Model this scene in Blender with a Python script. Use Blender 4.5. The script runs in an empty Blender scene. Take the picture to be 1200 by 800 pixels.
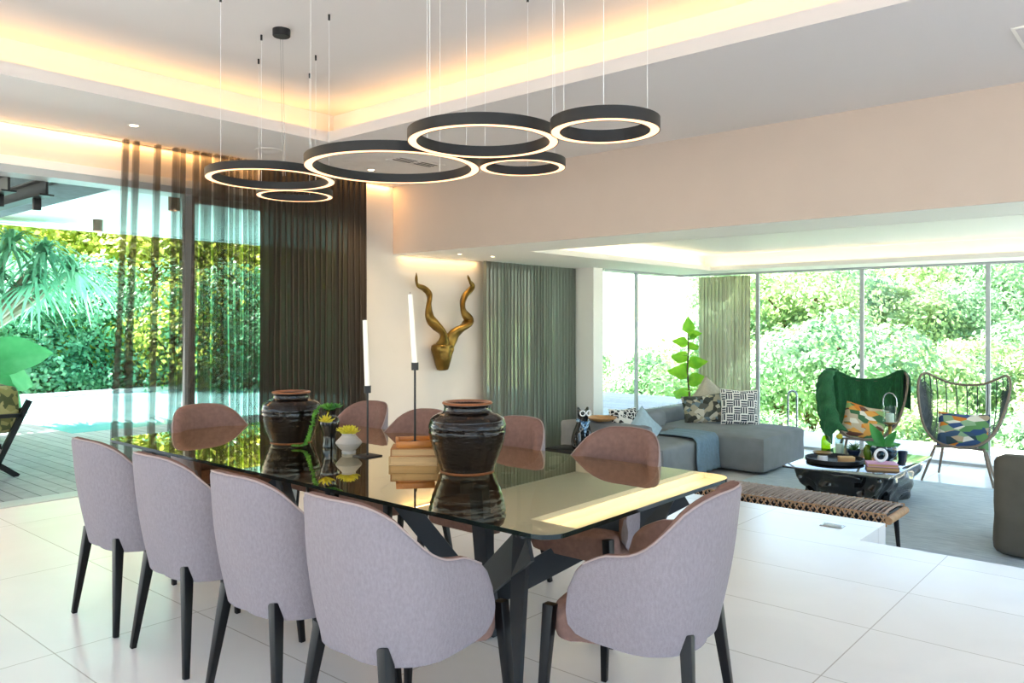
import bpy, bmesh, math, random
from math import sin, cos, pi, sqrt, radians
from mathutils import Vector, Matrix, noise, Euler

C = bpy.context.scene.collection
R = radians
rnd = random.Random(7)

# ------------------------------------------------------------------ materials
def lin(h):
    h = h.lstrip('#')
    v = [int(h[i:i+2], 16) / 255 for i in (0, 2, 4)]
    return tuple((x/12.92 if x <= .04045 else ((x+.055)/1.055)**2.4) for x in v) + (1,)

def newmat(name):
    m = bpy.data.materials.new(name); m.use_nodes = True
    nt = m.node_tree; nt.nodes.clear()
    out = nt.nodes.new('ShaderNodeOutputMaterial')
    return m, nt, out

def N(nt, t, **kw):
    n = nt.nodes.new(t)
    for k, v in kw.items(): setattr(n, k, v)
    return n

def P(name, col, rough=.5, metal=0, var=0, vscale=20, bump=0, bscale=200, spec=.5, stretch=None, coat=0, col2=None):
    m, nt, out = newmat(name)
    b = N(nt, 'ShaderNodeBsdfPrincipled')
    b.inputs['Roughness'].default_value = rough; b.inputs['Metallic'].default_value = metal
    b.inputs['Specular IOR Level'].default_value = spec
    b.inputs['Coat Weight'].default_value = coat
    b.inputs['Coat Roughness'].default_value = .05
    c = lin(col)
    tc = N(nt, 'ShaderNodeTexCoord')
    vec = tc.outputs['Object']
    if stretch:
        mp = N(nt, 'ShaderNodeMapping'); mp.inputs['Scale'].default_value = stretch
        nt.links.new(vec, mp.inputs['Vector']); vec = mp.outputs['Vector']
    if var or col2:
        no = N(nt, 'ShaderNodeTexNoise'); no.inputs['Scale'].default_value = vscale; no.inputs['Detail'].default_value = 5
        nt.links.new(vec, no.inputs['Vector'])
        rp = N(nt, 'ShaderNodeValToRGB')
        rp.color_ramp.elements[0].position = .3; rp.color_ramp.elements[1].position = .7
        if col2: a, d = c, lin(col2)
        else:
            a = tuple(max(0, x*(1-var)) for x in c[:3]) + (1,); d = tuple(min(1, x*(1+var)) for x in c[:3]) + (1,)
        rp.color_ramp.elements[0].color = a; rp.color_ramp.elements[1].color = d
        nt.links.new(no.outputs['Fac'], rp.inputs['Fac']); nt.links.new(rp.outputs['Color'], b.inputs['Base Color'])
    else: b.inputs['Base Color'].default_value = c
    if bump:
        n2 = N(nt, 'ShaderNodeTexNoise'); n2.inputs['Scale'].default_value = bscale
        nt.links.new(vec, n2.inputs['Vector'])
        bp = N(nt, 'ShaderNodeBump'); bp.inputs['Strength'].default_value = bump; bp.inputs['Distance'].default_value = .01
        nt.links.new(n2.outputs['Fac'], bp.inputs['Height']); nt.links.new(bp.outputs['Normal'], b.inputs['Normal'])
    nt.links.new(b.outputs[0], out.inputs[0])
    return m

def emis(name, col, s):
    m, nt, out = newmat(name)
    e = N(nt, 'ShaderNodeEmission'); e.inputs[0].default_value = lin(col); e.inputs[1].default_value = s
    nt.links.new(e.outputs[0], out.inputs[0]); return m

def pane_mat(name, tint='#ffffff', ior=1.5, rough=0.0, coat=0, refl='#ffffff'):
    m, nt, out = newmat(name)
    t = N(nt, 'ShaderNodeBsdfTransparent'); t.inputs[0].default_value = lin(tint)
    g = N(nt, 'ShaderNodeBsdfGlossy'); g.inputs['Roughness'].default_value = rough; g.inputs[0].default_value = lin(refl)
    f = N(nt, 'ShaderNodeFresnel'); f.inputs[0].default_value = ior
    x = N(nt, 'ShaderNodeMixShader')
    geo = N(nt, 'ShaderNodeNewGeometry'); inv = N(nt, 'ShaderNodeMath', operation='SUBTRACT'); inv.inputs[0].default_value = 1
    nt.links.new(geo.outputs['Backfacing'], inv.inputs[1])      # the far face of the sheet does not mirror a second time
    mu = N(nt, 'ShaderNodeMath', operation='MULTIPLY'); ad = N(nt, 'ShaderNodeMath', operation='ADD', use_clamp=True); ad.inputs[1].default_value = coat       # half-mirror coating
    nt.links.new(f.outputs[0], ad.inputs[0]); nt.links.new(ad.outputs[0], mu.inputs[0]); nt.links.new(inv.outputs[0], mu.inputs[1])
    nt.links.new(mu.outputs[0], x.inputs[0]); nt.links.new(t.outputs[0], x.inputs[1]); nt.links.new(g.outputs[0], x.inputs[2])
    nt.links.new(x.outputs[0], out.inputs[0]); return m

def cloth_mat(name, col, alpha, trans=.4, col2=None):
    """woven curtain cloth: part of the light goes straight through the weave"""
    m, nt, out = newmat(name)
    d = N(nt, 'ShaderNodeBsdfDiffuse'); d.inputs[0].default_value = lin(col)
    t = N(nt, 'ShaderNodeBsdfTranslucent'); t.inputs[0].default_value = lin(col)
    tr = N(nt, 'ShaderNodeBsdfTransparent')
    x1 = N(nt, 'ShaderNodeMixShader'); x1.inputs[0].default_value = trans
    x2 = N(nt, 'ShaderNodeMixShader'); x2.inputs[0].default_value = alpha
    nt.links.new(d.outputs[0], x1.inputs[1]); nt.links.new(t.outputs[0], x1.inputs[2])
    nt.links.new(tr.outputs[0], x2.inputs[1]); nt.links.new(x1.outputs[0], x2.inputs[2])
    nt.links.new(x2.outputs[0], out.inputs[0]); return m

def leaf_mat(name, col, col2, trans=.45, scale=.6):
    m, nt, out = newmat(name)
    tc = N(nt, 'ShaderNodeTexCoord'); no = N(nt, 'ShaderNodeTexNoise'); no.inputs['Scale'].default_value = scale; no.inputs['Detail'].default_value = 6
    nt.links.new(tc.outputs['Object'], no.inputs['Vector'])
    rp = N(nt, 'ShaderNodeValToRGB'); rp.color_ramp.elements[0].position = .35; rp.color_ramp.elements[1].position = .65
    rp.color_ramp.elements[0].color = lin(col); rp.color_ramp.elements[1].color = lin(col2)
    nt.links.new(no.outputs['Fac'], rp.inputs['Fac'])
    d = N(nt, 'ShaderNodeBsdfPrincipled'); d.inputs['Roughness'].default_value = .45
    t = N(nt, 'ShaderNodeBsdfTranslucent')
    nt.links.new(rp.outputs[0], d.inputs['Base Color']); nt.links.new(rp.outputs[0], t.inputs[0])
    x = N(nt, 'ShaderNodeMixShader'); x.inputs[0].default_value = trans
    nt.links.new(d.outputs[0], x.inputs[1]); nt.links.new(t.outputs[0], x.inputs[2]); nt.links.new(x.outputs[0], out.inputs[0])
    return m

def brick_mat(name, c1, c2, mortar, bw, bh, ms, rough, loc=(0, 0, 0), rot=0, offset=0, var=.1, spec=.5, vscale=3, freq=2):
    m, nt, out = newmat(name)
    tc = N(nt, 'ShaderNodeTexCoord'); mp = N(nt, 'ShaderNodeMapping')
    mp.inputs['Location'].default_value = loc; mp.inputs['Rotation'].default_value = (0, 0, rot)
    br = N(nt, 'ShaderNodeTexBrick'); br.offset = offset; br.offset_frequency = freq; br.squash = 1
    br.inputs['Scale'].default_value = 1; br.inputs['Brick Width'].default_value = bw; br.inputs['Row Height'].default_value = bh
    br.inputs['Mortar Size'].default_value = ms; br.inputs['Mortar Smooth'].default_value = .1
    br.inputs['Color1'].default_value = lin(c1); br.inputs['Color2'].default_value = lin(c2); br.inputs['Mortar'].default_value = lin(mortar)
    nt.links.new(tc.outputs['Object'], mp.inputs[0]); nt.links.new(mp.outputs[0], br.inputs['Vector'])
    no = N(nt, 'ShaderNodeTexNoise'); no.inputs['Scale'].default_value = vscale; no.inputs['Detail'].default_value = 6; no.inputs['Distortion'].default_value = 1
    nt.links.new(tc.outputs['Object'], no.inputs['Vector'])
    mr = N(nt, 'ShaderNodeMapRange'); mr.inputs[1].default_value = .3; mr.inputs[2].default_value = .7; mr.inputs[3].default_value = 1-var; mr.inputs[4].default_value = 1
    nt.links.new(no.outputs['Fac'], mr.inputs[0])
    mx = N(nt, 'ShaderNodeMix', data_type='RGBA', blend_type='MULTIPLY'); mx.inputs['Factor'].default_value = 1
    nt.links.new(br.outputs['Color'], mx.inputs[6]); nt.links.new(mr.outputs[0], mx.inputs[7])
    b = N(nt, 'ShaderNodeBsdfPrincipled'); b.inputs['Roughness'].default_value = rough; b.inputs['Specular IOR Level'].default_value = spec
    nt.links.new(mx.outputs[2], b.inputs['Base Color']); nt.links.new(b.outputs[0], out.inputs[0])
    return m

def voronoi_mat(name, cols, scale, rough=.8, dist='EUCLIDEAN', stretch=(1, 1, 1), edge=None, rot=0):
    """fabric print: cells coloured at random from a small palette"""
    m, nt, out = newmat(name)
    tc = N(nt, 'ShaderNodeTexCoord'); mp = N(nt, 'ShaderNodeMapping'); mp.inputs['Scale'].default_value = stretch; mp.inputs['Rotation'].default_value = (0, rot, 0)
    v = N(nt, 'ShaderNodeTexVoronoi'); v.inputs['Scale'].default_value = scale; v.distance = dist
    nt.links.new(tc.outputs['Object'], mp.inputs[0]); nt.links.new(mp.outputs[0], v.inputs['Vector'])
    s = N(nt, 'ShaderNodeSeparateColor'); nt.links.new(v.outputs['Color'], s.inputs[0])
    rp = N(nt, 'ShaderNodeValToRGB'); rp.color_ramp.interpolation = 'CONSTANT'
    el = rp.color_ramp.elements
    el[0].position = 0; el[0].color = lin(cols[0]); el[1].position = 1/len(cols); el[1].color = lin(cols[1])
    for i in range(2, len(cols)):
        e = el.new(i/len(cols)); e.color = lin(cols[i])
    nt.links.new(s.outputs[0], rp.inputs[0])
    col = rp.outputs[0]
    if edge:
        v2 = N(nt, 'ShaderNodeTexVoronoi', feature='DISTANCE_TO_EDGE'); v2.inputs['Scale'].default_value = scale
        nt.links.new(mp.outputs[0], v2.inputs['Vector'])
        lt = N(nt, 'ShaderNodeMath', operation='LESS_THAN'); lt.inputs[1].default_value = edge[1]
        nt.links.new(v2.outputs['Distance'], lt.inputs[0])
        mx = N(nt, 'ShaderNodeMix', data_type='RGBA'); nt.links.new(lt.outputs[0], mx.inputs['Factor'])
        nt.links.new(col, mx.inputs[6]); mx.inputs[7].default_value = lin(edge[0]); col = mx.outputs[2]
    b = N(nt, 'ShaderNodeBsdfPrincipled'); b.inputs['Roughness'].default_value = rough
    nt.links.new(col, b.inputs['Base Color']); nt.links.new(b.outputs[0], out.inputs[0]); return m

def dash_mat(name, dark, light, s):
    """basket of short dashes, blocks of horizontal bars beside blocks of vertical bars"""
    m, nt, out = newmat(name)
    tc = N(nt, 'ShaderNodeTexCoord'); sp = N(nt, 'ShaderNodeSeparateXYZ'); nt.links.new(tc.outputs['Object'], sp.inputs[0])
    def M(op, a, b=None):
        n = N(nt, 'ShaderNodeMath', operation=op)
        for i, q in enumerate((a, b)):
            if q is None: continue
            if isinstance(q, (int, float)): n.inputs[i].default_value = q
            else: nt.links.new(q, n.inputs[i])
        return n.outputs[0]
    x = M('MULTIPLY', sp.outputs['X'], s); z = M('MULTIPLY', sp.outputs['Z'], s)
    chk = M('MODULO', M('ADD', M('FLOOR', M('ADD', x, 100)), M('FLOOR', M('ADD', z, 100))), 2)
    fx = M('FRACT', M('ADD', x, 100)); fz = M('FRACT', M('ADD', z, 100))
    a = M('MULTIPLY', M('LESS_THAN', M('FRACT', M('MULTIPLY', fx, 3)), .58), M('LESS_THAN', M('ABSOLUTE', M('SUBTRACT', fz, .5)), .43))
    b_ = M('MULTIPLY', M('LESS_THAN', M('FRACT', M('MULTIPLY', fz, 3)), .58), M('LESS_THAN', M('ABSOLUTE', M('SUBTRACT', fx, .5)), .43))
    f = M('ADD', M('MULTIPLY', chk, a), M('MULTIPLY', M('SUBTRACT', 1, chk), b_))
    mx = N(nt, 'ShaderNodeMix', data_type='RGBA'); nt.links.new(f, mx.inputs['Factor'])
    mx.inputs[6].default_value = lin(light); mx.inputs[7].default_value = lin(dark)
    b = N(nt, 'ShaderNodeBsdfPrincipled'); b.inputs['Roughness'].default_value = .85
    nt.links.new(mx.outputs[2], b.inputs['Base Color']); nt.links.new(b.outputs[0], out.inputs[0]); return m

# ------------------------------------------------------------------ mesh builder
class MB:
    def __init__(s): s.bm = bmesh.new(); s.mi = 0
    def _f(s, vs):
        try:
            f = s.bm.faces.new(vs); f.material_index = s.mi; f.smooth = True; return f
        except ValueError: return None
    def box(s, lo, hi, bevel=0, seg=2, M=None, taper=None):
        lo, hi = Vector(lo), Vector(hi)
        c = (lo+hi)/2; d = hi-lo
        r = bmesh.ops.create_cube(s.bm, size=1)
        vs = r['verts']
        for v in vs:
            v.co = Vector((v.co.x*d.x, v.co.y*d.y, v.co.z*d.z))
            if taper and v.co.z < 0: v.co.x *= taper; v.co.y *= taper
            v.co += c
        es = {e for v in vs for e in v.link_edges}
        fs = {f for v in vs for f in v.link_faces}
        if bevel:
            g = bmesh.ops.bevel(s.bm, geom=list(es), offset=bevel, segments=seg, affect='EDGES', profile=.5)
            fs = set(g['faces']) | {f for f in fs if f.is_valid}
            vs = list({v for f in fs for v in f.verts})
        for f in fs: f.material_index = s.mi; f.smooth = True
        if M:
            for v in vs: v.co = M @ v.co
        return vs
    def bar(s, a, b, w, h, up=(0, 0, 1), w2=None, h2=None, bevel=0):
        """rectangular bar a->b, w across, h along 'up'"""
        a, b = Vector(a), Vector(b); d = (b-a).normalized(); up = Vector(up)
        x = d.cross(up)
        if x.length < 1e-4: x = d.cross(Vector((1, 0, 0)))
        x.normalize(); y = x.cross(d).normalized()
        w2 = w if w2 is None else w2; h2 = h if h2 is None else h2
        q = []
        for p, ww, hh in ((a, w, h), (b, w2, h2)):
            q.append([s.bm.verts.new(p + x*sx*ww/2 + y*sy*hh/2) for sx, sy in ((-1, -1), (1, -1), (1, 1), (-1, 1))])
        fs = [s._f(q[0][::-1]), s._f(q[1])]
        for i in range(4): fs.append(s._f([q[0][i], q[0][(i+1) % 4], q[1][(i+1) % 4], q[1][i]]))
        if bevel:
            es = list({e for f in fs for e in f.edges})
            g = bmesh.ops.bevel(s.bm, geom=es, offset=bevel, segments=2, affect='EDGES', profile=.5)
            for f in g['faces']: f.material_index = s.mi; f.smooth = True
    def tube(s, pts, r, seg=8, closed=False, cap=True, flat=1):
        pts = [Vector(p) for p in pts]; n = len(pts)
        rs = r if isinstance(r, (list, tuple)) else [r]*n
        rings = []; prev = None
        for i, p in enumerate(pts):
            if closed: t = pts[(i+1) % n]-pts[i-1]
            else: t = pts[min(i+1, n-1)]-pts[max(i-1, 0)]
            t.normalize()
            if prev is None:
                a = Vector((0, 0, 1)) if abs(t.z) < .9 else Vector((1, 0, 0))
                prev = (a - t*a.dot(t)).normalized()
            else:
                prev = prev - t*prev.dot(t)
                prev = prev.normalized() if prev.length > 1e-6 else Vector((1, 0, 0))
            bvec = t.cross(prev)
            rings.append([s.bm.verts.new(p + (prev*cos(2*pi*k/seg)*flat + bvec*sin(2*pi*k/seg))*rs[i]) for k in range(seg)])
        m = n if closed else n-1
        for i in range(m):
            A, B = rings[i], rings[(i+1) % n]
            for k in range(seg): s._f([A[k], A[(k+1) % seg], B[(k+1) % seg], B[k]])
        if cap and not closed: s._f(rings[0][::-1]); s._f(rings[-1])
    def lathe(s, prof, seg=40, o=(0, 0, 0), fn=None):
        o = Vector(o); rings = []
        for r, z in prof:
            if r < 1e-5: rings.append([s.bm.verts.new(o+Vector((0, 0, z)))])
            else: rings.append([s.bm.verts.new(o+Vector((r*cos(2*pi*k/seg), r*sin(2*pi*k/seg), z))) for k in range(seg)])
        for A, B in zip(rings, rings[1:]):
            for k in range(seg):
                a, b = A[k % len(A)], A[(k+1) % len(A)]; c, d = B[(k+1) % len(B)], B[k % len(B)]
                vs = []
                for v in (a, b, c, d):
                    if v not in vs: vs.append(v)
                if len(vs) > 2: s._f(vs)
    def grid(s, fn, nu, nv, cu=False, cv=False):
        """fn(i/nu, j/nv) -> point"""
        V = [[s.bm.verts.new(Vector(fn(i/nu, j/nv))) for j in range(nv+(0 if cv else 1))] for i in range(nu+(0 if cu else 1))]
        a, b = len(V), len(V[0])
        for i in range(nu):
            for j in range(nv): s._f([V[i][j], V[(i+1) % a][j], V[(i+1) % a][(j+1) % b], V[i][(j+1) % b]])
        return V
    def ball(s, c, r, seg=20, rings=12):
        rx, ry, rz = (r, r, r) if isinstance(r, (int, float)) else r
        c = Vector(c)
        s.grid(lambda u, v: c+Vector((rx*sin(pi*(.001+.998*v))*cos(2*pi*u), ry*sin(pi*(.001+.998*v))*sin(2*pi*u), -rz*cos(pi*(.001+.998*v)))), seg, rings, cu=True)
    def poly(s, pts, th, axis=Vector((0, 0, 1))):
        axis = Vector(axis)
        a = [s.bm.verts.new(Vector(p)) for p in pts]; b = [s.bm.verts.new(Vector(p)+axis*th) for p in pts]
        n = len(pts); s._f(a[::-1]); s._f(b)
        for i in range(n): s._f([a[i], a[(i+1) % n], b[(i+1) % n], b[i]])
    def build(s, name, mats, parent=None, sharp=40, recalc=True):
        me = bpy.data.meshes.new(name)
        if recalc: bmesh.ops.recalc_face_normals(s.bm, faces=s.bm.faces)
        s.bm.to_mesh(me); s.bm.free()
        for m in (mats if isinstance(mats, (list, tuple)) else [mats]): me.materials.append(m)
        if sharp: me.set_sharp_from_angle(angle=R(sharp))
        o = bpy.data.objects.new(name, me); C.objects.link(o)
        if parent: o.parent = parent
        return o

def tag(o, label=None, cat=None, group=None, kind=None):
    if label: o['label'] = label
    if cat: o['category'] = cat
    if group: o['group'] = group
    if kind: o['kind'] = kind
    return o
def thing(name, label, cat, loc=(0, 0, 0), rz=0, group=None):
    o = bpy.data.objects.new(name, None); C.objects.link(o); o.empty_display_size = .1
    o.location = loc; o.rotation_euler = (0, 0, rz)
    return tag(o, label, cat, group)
def struct(o, label=None, cat=None): return tag(o, label, cat, kind='structure')
def kids(o): return [c for c in bpy.data.objects if c.parent == o]
def dup(o, parent=None):
    ch = kids(o)
    c = o.copy(); C.objects.link(c)
    if parent: c.parent = parent
    for k in ch: dup(k, c)
    return c
def place(o, loc, rz=0, label=None, sc=None, rot=None):
    o.location = loc; o.rotation_euler = rot if rot else (0, 0, rz)
    if label: o['label'] = label
    if sc: o.scale = (sc,)*3 if isinstance(sc, (int, float)) else sc
    return o
def lerp(a, b, t): return a+(b-a)*t
def interp(x, tab):
    if x <= tab[0][0]: return tab[0][1]
    for (a, p), (b, q) in zip(tab, tab[1:]):
        if x <= b:
            t = (x-a)/(b-a); return p+(q-p)*t
    return tab[-1][1]
def smooth_tab(x, tab):
    """Catmull-Rom through a table"""
    n = len(tab)
    if x <= tab[0][0]: return tab[0][1]
    if x >= tab[-1][0]: return tab[-1][1]
    for i in range(n-1):
        if x <= tab[i+1][0]:
            x0, y0 = tab[i]; x1, y1 = tab[i+1]; h = x1-x0; t = (x-x0)/h
            m0 = (y1-tab[i-1][1])/(x1-tab[i-1][0]) if i > 0 else (y1-y0)/h
            m1 = (tab[i+2][1]-y0)/(tab[i+2][0]-x0) if i < n-2 else (y1-y0)/h
            return (2*t**3-3*t*t+1)*y0+(t**3-2*t*t+t)*h*m0+(-2*t**3+3*t*t)*y1+(t**3-t*t)*h*m1
def spline(pts, n):
    pts = [Vector(p) for p in pts]; out = []
    m = len(pts)-1
    for k in range(n+1):
        x = k/n*m; i = min(int(x), m-1); t = x-i
        p0 = pts[i-1] if i > 0 else pts[i]*2-pts[i+1]; p1 = pts[i]; p2 = pts[i+1]
        p3 = pts[i+2] if i+2 <= m else pts[i+1]*2-pts[i]
        out.append(.5*((2*p1)+(-p0+p2)*t+(2*p0-5*p1+4*p2-p3)*t*t+(-p0+3*p1-3*p2+p3)*t**3))
    return out

# ------------------------------------------------------------------ palette
M = {}
M['paint'] = P('wall_paint', '#d9d0c6', .75, var=.015, vscale=4)
M['paint_warm'] = P('bulkhead_paint', '#c6b7aa', .75, var=.015, vscale=4)
M['ceil'] = P('ceiling_paint', '#d6d2cf', .8)
M['white'] = P('white_paint', '#f3f0e8', .6)
M['tile'] = brick_mat('floor_tile', '#f0efee', '#ecebea', '#bdb9b4', 1.31, .655, .003, .22, loc=(1.165+1.31*4, .63, 0), var=.06, vscale=1.6)
M['deck'] = brick_mat('deck_boards', '#a9a6ab', '#939197', '#4d4b50', 2.4, .14, .006, .5, offset=.5, var=.25, vscale=9)
M['tile_out'] = P('pale_terrace_stone', '#d8d5cf', .7, var=.05, vscale=3)
M['frame'] = P('grey_aluminium', '#b4b8b8', .45, .1)
M['frame_dark'] = P('dark_steel', '#1c2022', .45, .4)
M['black'] = P('matt_black_metal', '#17181a', .5, .2)
M['blackwood'] = P('black_stained_wood', '#080709', .42, spec=.3)
M['linen'] = P('lilac_linen', '#8c848a', .95, var=.08, vscale=120, bump=.35, bscale=420, spec=.15, stretch=(1, 1, .5))
M['velvet'] = P('dusky_pink_velvet', '#80655d', .95, var=.12, vscale=40, bump=.25, bscale=300, spec=.15)
M['piping'] = P('piping_cord', '#a3928f', .9)
M['glass'] = pane_mat('window_glass', '#f7fbf9', 1.25)
M['tableglass'] = pane_mat('bronze_table_glass', '#b7a985', 1.55, coat=.36, refl='#fdf3dc')
M['tableedge'] = P('glass_edge_dark_green', '#14201d', .12)
M['plate'] = P('slate_grey_steel', '#2b3036', .42, .35)
M['jar'] = P('dark_brown_glaze', '#090504', .09, var=.5, vscale=9, bump=.3, bscale=16, coat=0, spec=.4, stretch=(1, 1, 6))
M['jarrim'] = P('bare_rim_clay', '#8a5636', .35, var=.3, vscale=20)
M['jarinside'] = P('jar_inside', '#2a160c', .5)
M['wax'] = P('ivory_wax', '#f3ece0', .45)
M['brass'] = P('antique_brass', '#8d7034', .36, .85, col2='#5b4319', vscale=6)
M['leafgreen'] = leaf_mat('succulent_green', '#27702a', '#6cab38', .25, 20)
M['leafyellow'] = leaf_mat('succulent_yellow', '#c9c22b', '#e9d944', .25, 20)
M['cream'] = P('cream_crackle_glaze', '#b7aea3', .45, col2='#7e8888', vscale=9, stretch=(.4, .4, 1.6))
M['page'] = P('book_pages', '#c4a273', .85, var=.12, vscale=60, stretch=(.1, .1, 6))
M['cover_tan'] = P('tan_book_cover', '#b07a48', .6, var=.15, vscale=12)
M['cover_orange'] = P('orange_wood', '#b5702c', .4, var=.2, vscale=8, stretch=(1, 8, 1))
M['cover_pink'] = P('pink_book_cover', '#d79bc0', .5)
M['cover_brown'] = P('brown_book_cover', '#7d5a48', .5)
M['sheer'] = cloth_mat('sheer_grey_voile', '#574d44', .32, .5)
M['drape'] = cloth_mat('charcoal_voile', '#4f463e', .985, .25)
M['drape2'] = cloth_mat('grey_green_voile', '#8d8e84', .96, .3)
M['drape3'] = cloth_mat('taupe_voile', '#b3a892', .92, .6)
M['sofa'] = P('grey_slipcover', '#818486', .9, var=.08, vscale=6, bump=.25, bscale=18, spec=.2)
M['armchair'] = P('olive_grey_slipcover', '#5b574e', .9, var=.08, vscale=6, bump=.25, bscale=18, spec=.2)
M['throwblue'] = P('steel_blue_throw', '#6f8593', .9, var=.1, vscale=30)
M['gloss'] = P('black_lacquer', '#06080a', .10, coat=.3, bump=.4, bscale=9)
M['blackglass'] = P('black_glass_top', '#0a1216', .04, coat=1)
M['rug'] = P('blue_grey_rug', '#a9b9c4', .95, col2='#cbd7de', vscale=5, stretch=(1.2, 6, 1), bump=.3, bscale=120)
M['strap'] = P('woven_leather_strap', '#a08c80', .6, var=.2, vscale=30)
M['strap_edge'] = P('tan_leather_cord', '#ad8763', .6, var=.2, vscale=30)
M['rattan'] = P('dark_grey_rattan', '#3d4447', .6)
M['rattan_rim'] = P('greyed_rattan_rim', '#77685a', .6, var=.2, vscale=40)
M['greenthrow'] = P('emerald_velvet_throw', '#16482a', .8, col2='#2a7040', vscale=24, stretch=(5, 5, .6), bump=.3, bscale=60)
M['print'] = voronoi_mat('tropical_print', ['#eae4d6', '#d9822b', '#3f6f46', '#c9b79c', '#8fae6b', '#c9b79c', '#6a4030', '#e0a04a'], 9, stretch=(1, 1, 2.2), rot=.7)
M['print2'] = voronoi_mat('tropical_print_cool', ['#2d4c7c', '#d9822b', '#5d8f57', '#e8e3d8', '#27404a', '#8db08a', '#b9a58a', '#35506f'], 8, stretch=(1, 1, 2.2), rot=-.6)
M['dash'] = dash_mat('navy_dash_print', '#27303d', '#ece9e2', 10.5)
M['spots'] = voronoi_mat('black_spot_print', ['#202325', '#eceae4', '#202325'], 20, edge=('#eceae4', .09))
M['leopard'] = voronoi_mat('shadow_leaf_print', ['#3e423c', '#c5bfae', '#55574f', '#6d7f86', '#37352c', '#a79d86'], 17)
M['beige'] = P('beige_linen_cushion', '#b3aa96', .9, var=.08, vscale=40)
M['bluecush'] = P('pale_blue_cushion', '#9fb4bd', .9, var=.1, vscale=20)
M['scarf'] = voronoi_mat('blue_check_scarf', ['#3c6f9c', '#9fc3dd', '#21425f'], 60)
M['wood'] = P('honey_wood', '#b98a54', .5, var=.2, vscale=8, stretch=(1, 6, 1))
M['clear'] = pane_mat('clear_glassware', '#eef6f4', 1.45)
M['limeglass'] = pane_mat('lime_glass', '#bfe03a', 1.45)
M['oliveglass'] = P('olive_glass', '#5f7f1e', .1)
M['figleaf'] = leaf_mat('fiddle_leaf', '#6fae2a', '#a9d83c', .55, 4)
M['darkleaf'] = leaf_mat('orchid_leaf', '#2f7f36', '#4aa048', .3, 6)
M['bark'] = P('bark', '#5d4a38', .9, var=.3, vscale=12)
M['bark_pale'] = P('pale_bark', '#9a8f7c', .9, var=.25, vscale=8)
M['potblue'] = voronoi_mat('blue_swirl_glaze', ['#1d3a4e', '#b9cdd3', '#2b5468', '#0f1f2b'], 24, rough=.15)
M['navy'] = P('navy_ceramic', '#1c2c44', .2)
M['chrome'] = P('brushed_steel', '#b9bec2', .25, .9)
M['whitegloss'] = P('white_gloss', '#f0f2f3', .2)
M['tree1'] = leaf_mat('hill_leaf_a', '#8fae74', '#c3d4a2', .4, .5)
M['tree2'] = leaf_mat('hill_leaf_b', '#6f9a74', '#a5c39c', .4, .5)
M['tree3'] = leaf_mat('garden_leaf_teal', '#5aa982', '#90cc9c', .45, .6)
M['tree4'] = leaf_mat('garden_leaf_lime', '#a3bd48', '#d8dd68', .55, .6)
M['dragon'] = leaf_mat('strap_leaf', '#56997a', '#a0d0ac', .35, 1.2)
M['taro'] = leaf_mat('elephant_ear_leaf', '#3f9658', '#74c083', .45, 2)
M['grass'] = P('sunny_grass_slope', '#a9bb7c', .95, col2='#c5cf9a', vscale=.25)
M['bank'] = P('planted_bank', '#6f8f3c', .95, col2='#a3a83e', vscale=.5)
M['water'] = P('pool_water', '#8fd8dc', .06, col2='#b4e8ea', vscale=1.2, bump=.15, bscale=3)
M['slate'] = P('blue_grey_panel', '#6f838a', .8, var=.12, vscale=14)
M['outceil'] = P('patio_ceiling_paint', '#e3ece9', .8)
M['patiofab'] = voronoi_mat('olive_floral_fabric', ['#6a6a3a', '#8e8a52', '#4f5630', '#a8a06a'], 18)
M['ringled'] = emis('warm_led_diffuser', '#ffbc88', 1.5)
M['lamp'] = emis('downlight_lens', '#ffe0b0', 14)
M['speaker'] = P('speaker_grille', '#d2cfcc', .8)

# ------------------------------------------------------------------ levels (metres; camera eye 1.45 above the dining floor)
XW, ZC, YB, ZB, ZL, YF, XG = -7.0, 3.0, 6.05, 2.23, -.45, 11.9, -6.55

def slab(name, boxes, mat, lbl=None, bevel=0):
    b = MB()
    for lo, hi in boxes: b.box(lo, hi, bevel)
    return struct(b.build(name, mat), lbl)

# floors
slab('floor_dining', [((-7.1, -6, -.6), (6, 5.51, 0)), ((-7.1, 5.51, -.6), (-1.69, 6.09, 0))], M['tile'], 'pale stone tiled dining floor stepping down to the lounge')
slab('floor_lounge', [((-7.1, 6.09, -.6), (6, 12.0, ZL)), ((-1.69, 5.51, -.6), (6, 6.09, ZL))], M['tile'], 'sunken white lounge floor along the glass')
# walls
slab('wall_left', [((-7.25, -6, 2.745), (XW, 7.5, 3.35)), ((-7.25, 5.62, -.0), (XW, 7.5, 2.745)),
                   ((-7.25, 7.5, 2.2), (XW, 9.5, 3.35)), ((-7.25, 7.5, -.6), (XW, 7.62, 2.2))], M['paint'], 'cream wall carrying the brass horns between two curtains')
slab('wall_pillar', [((-7.25, 9.42, -.6), (XG, 9.66, ZB+.3))], M['white'], 'white pillar beside the second curtain')
slab('wall_bulkhead', [((XW, YB, ZB+.02), (6, YB+.25, 3.35)), ((XW, YB, ZB), (6, YB+.012, ZB+.02))], M['paint_warm'], 'deep taupe beam dividing dining room and lounge')
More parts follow.
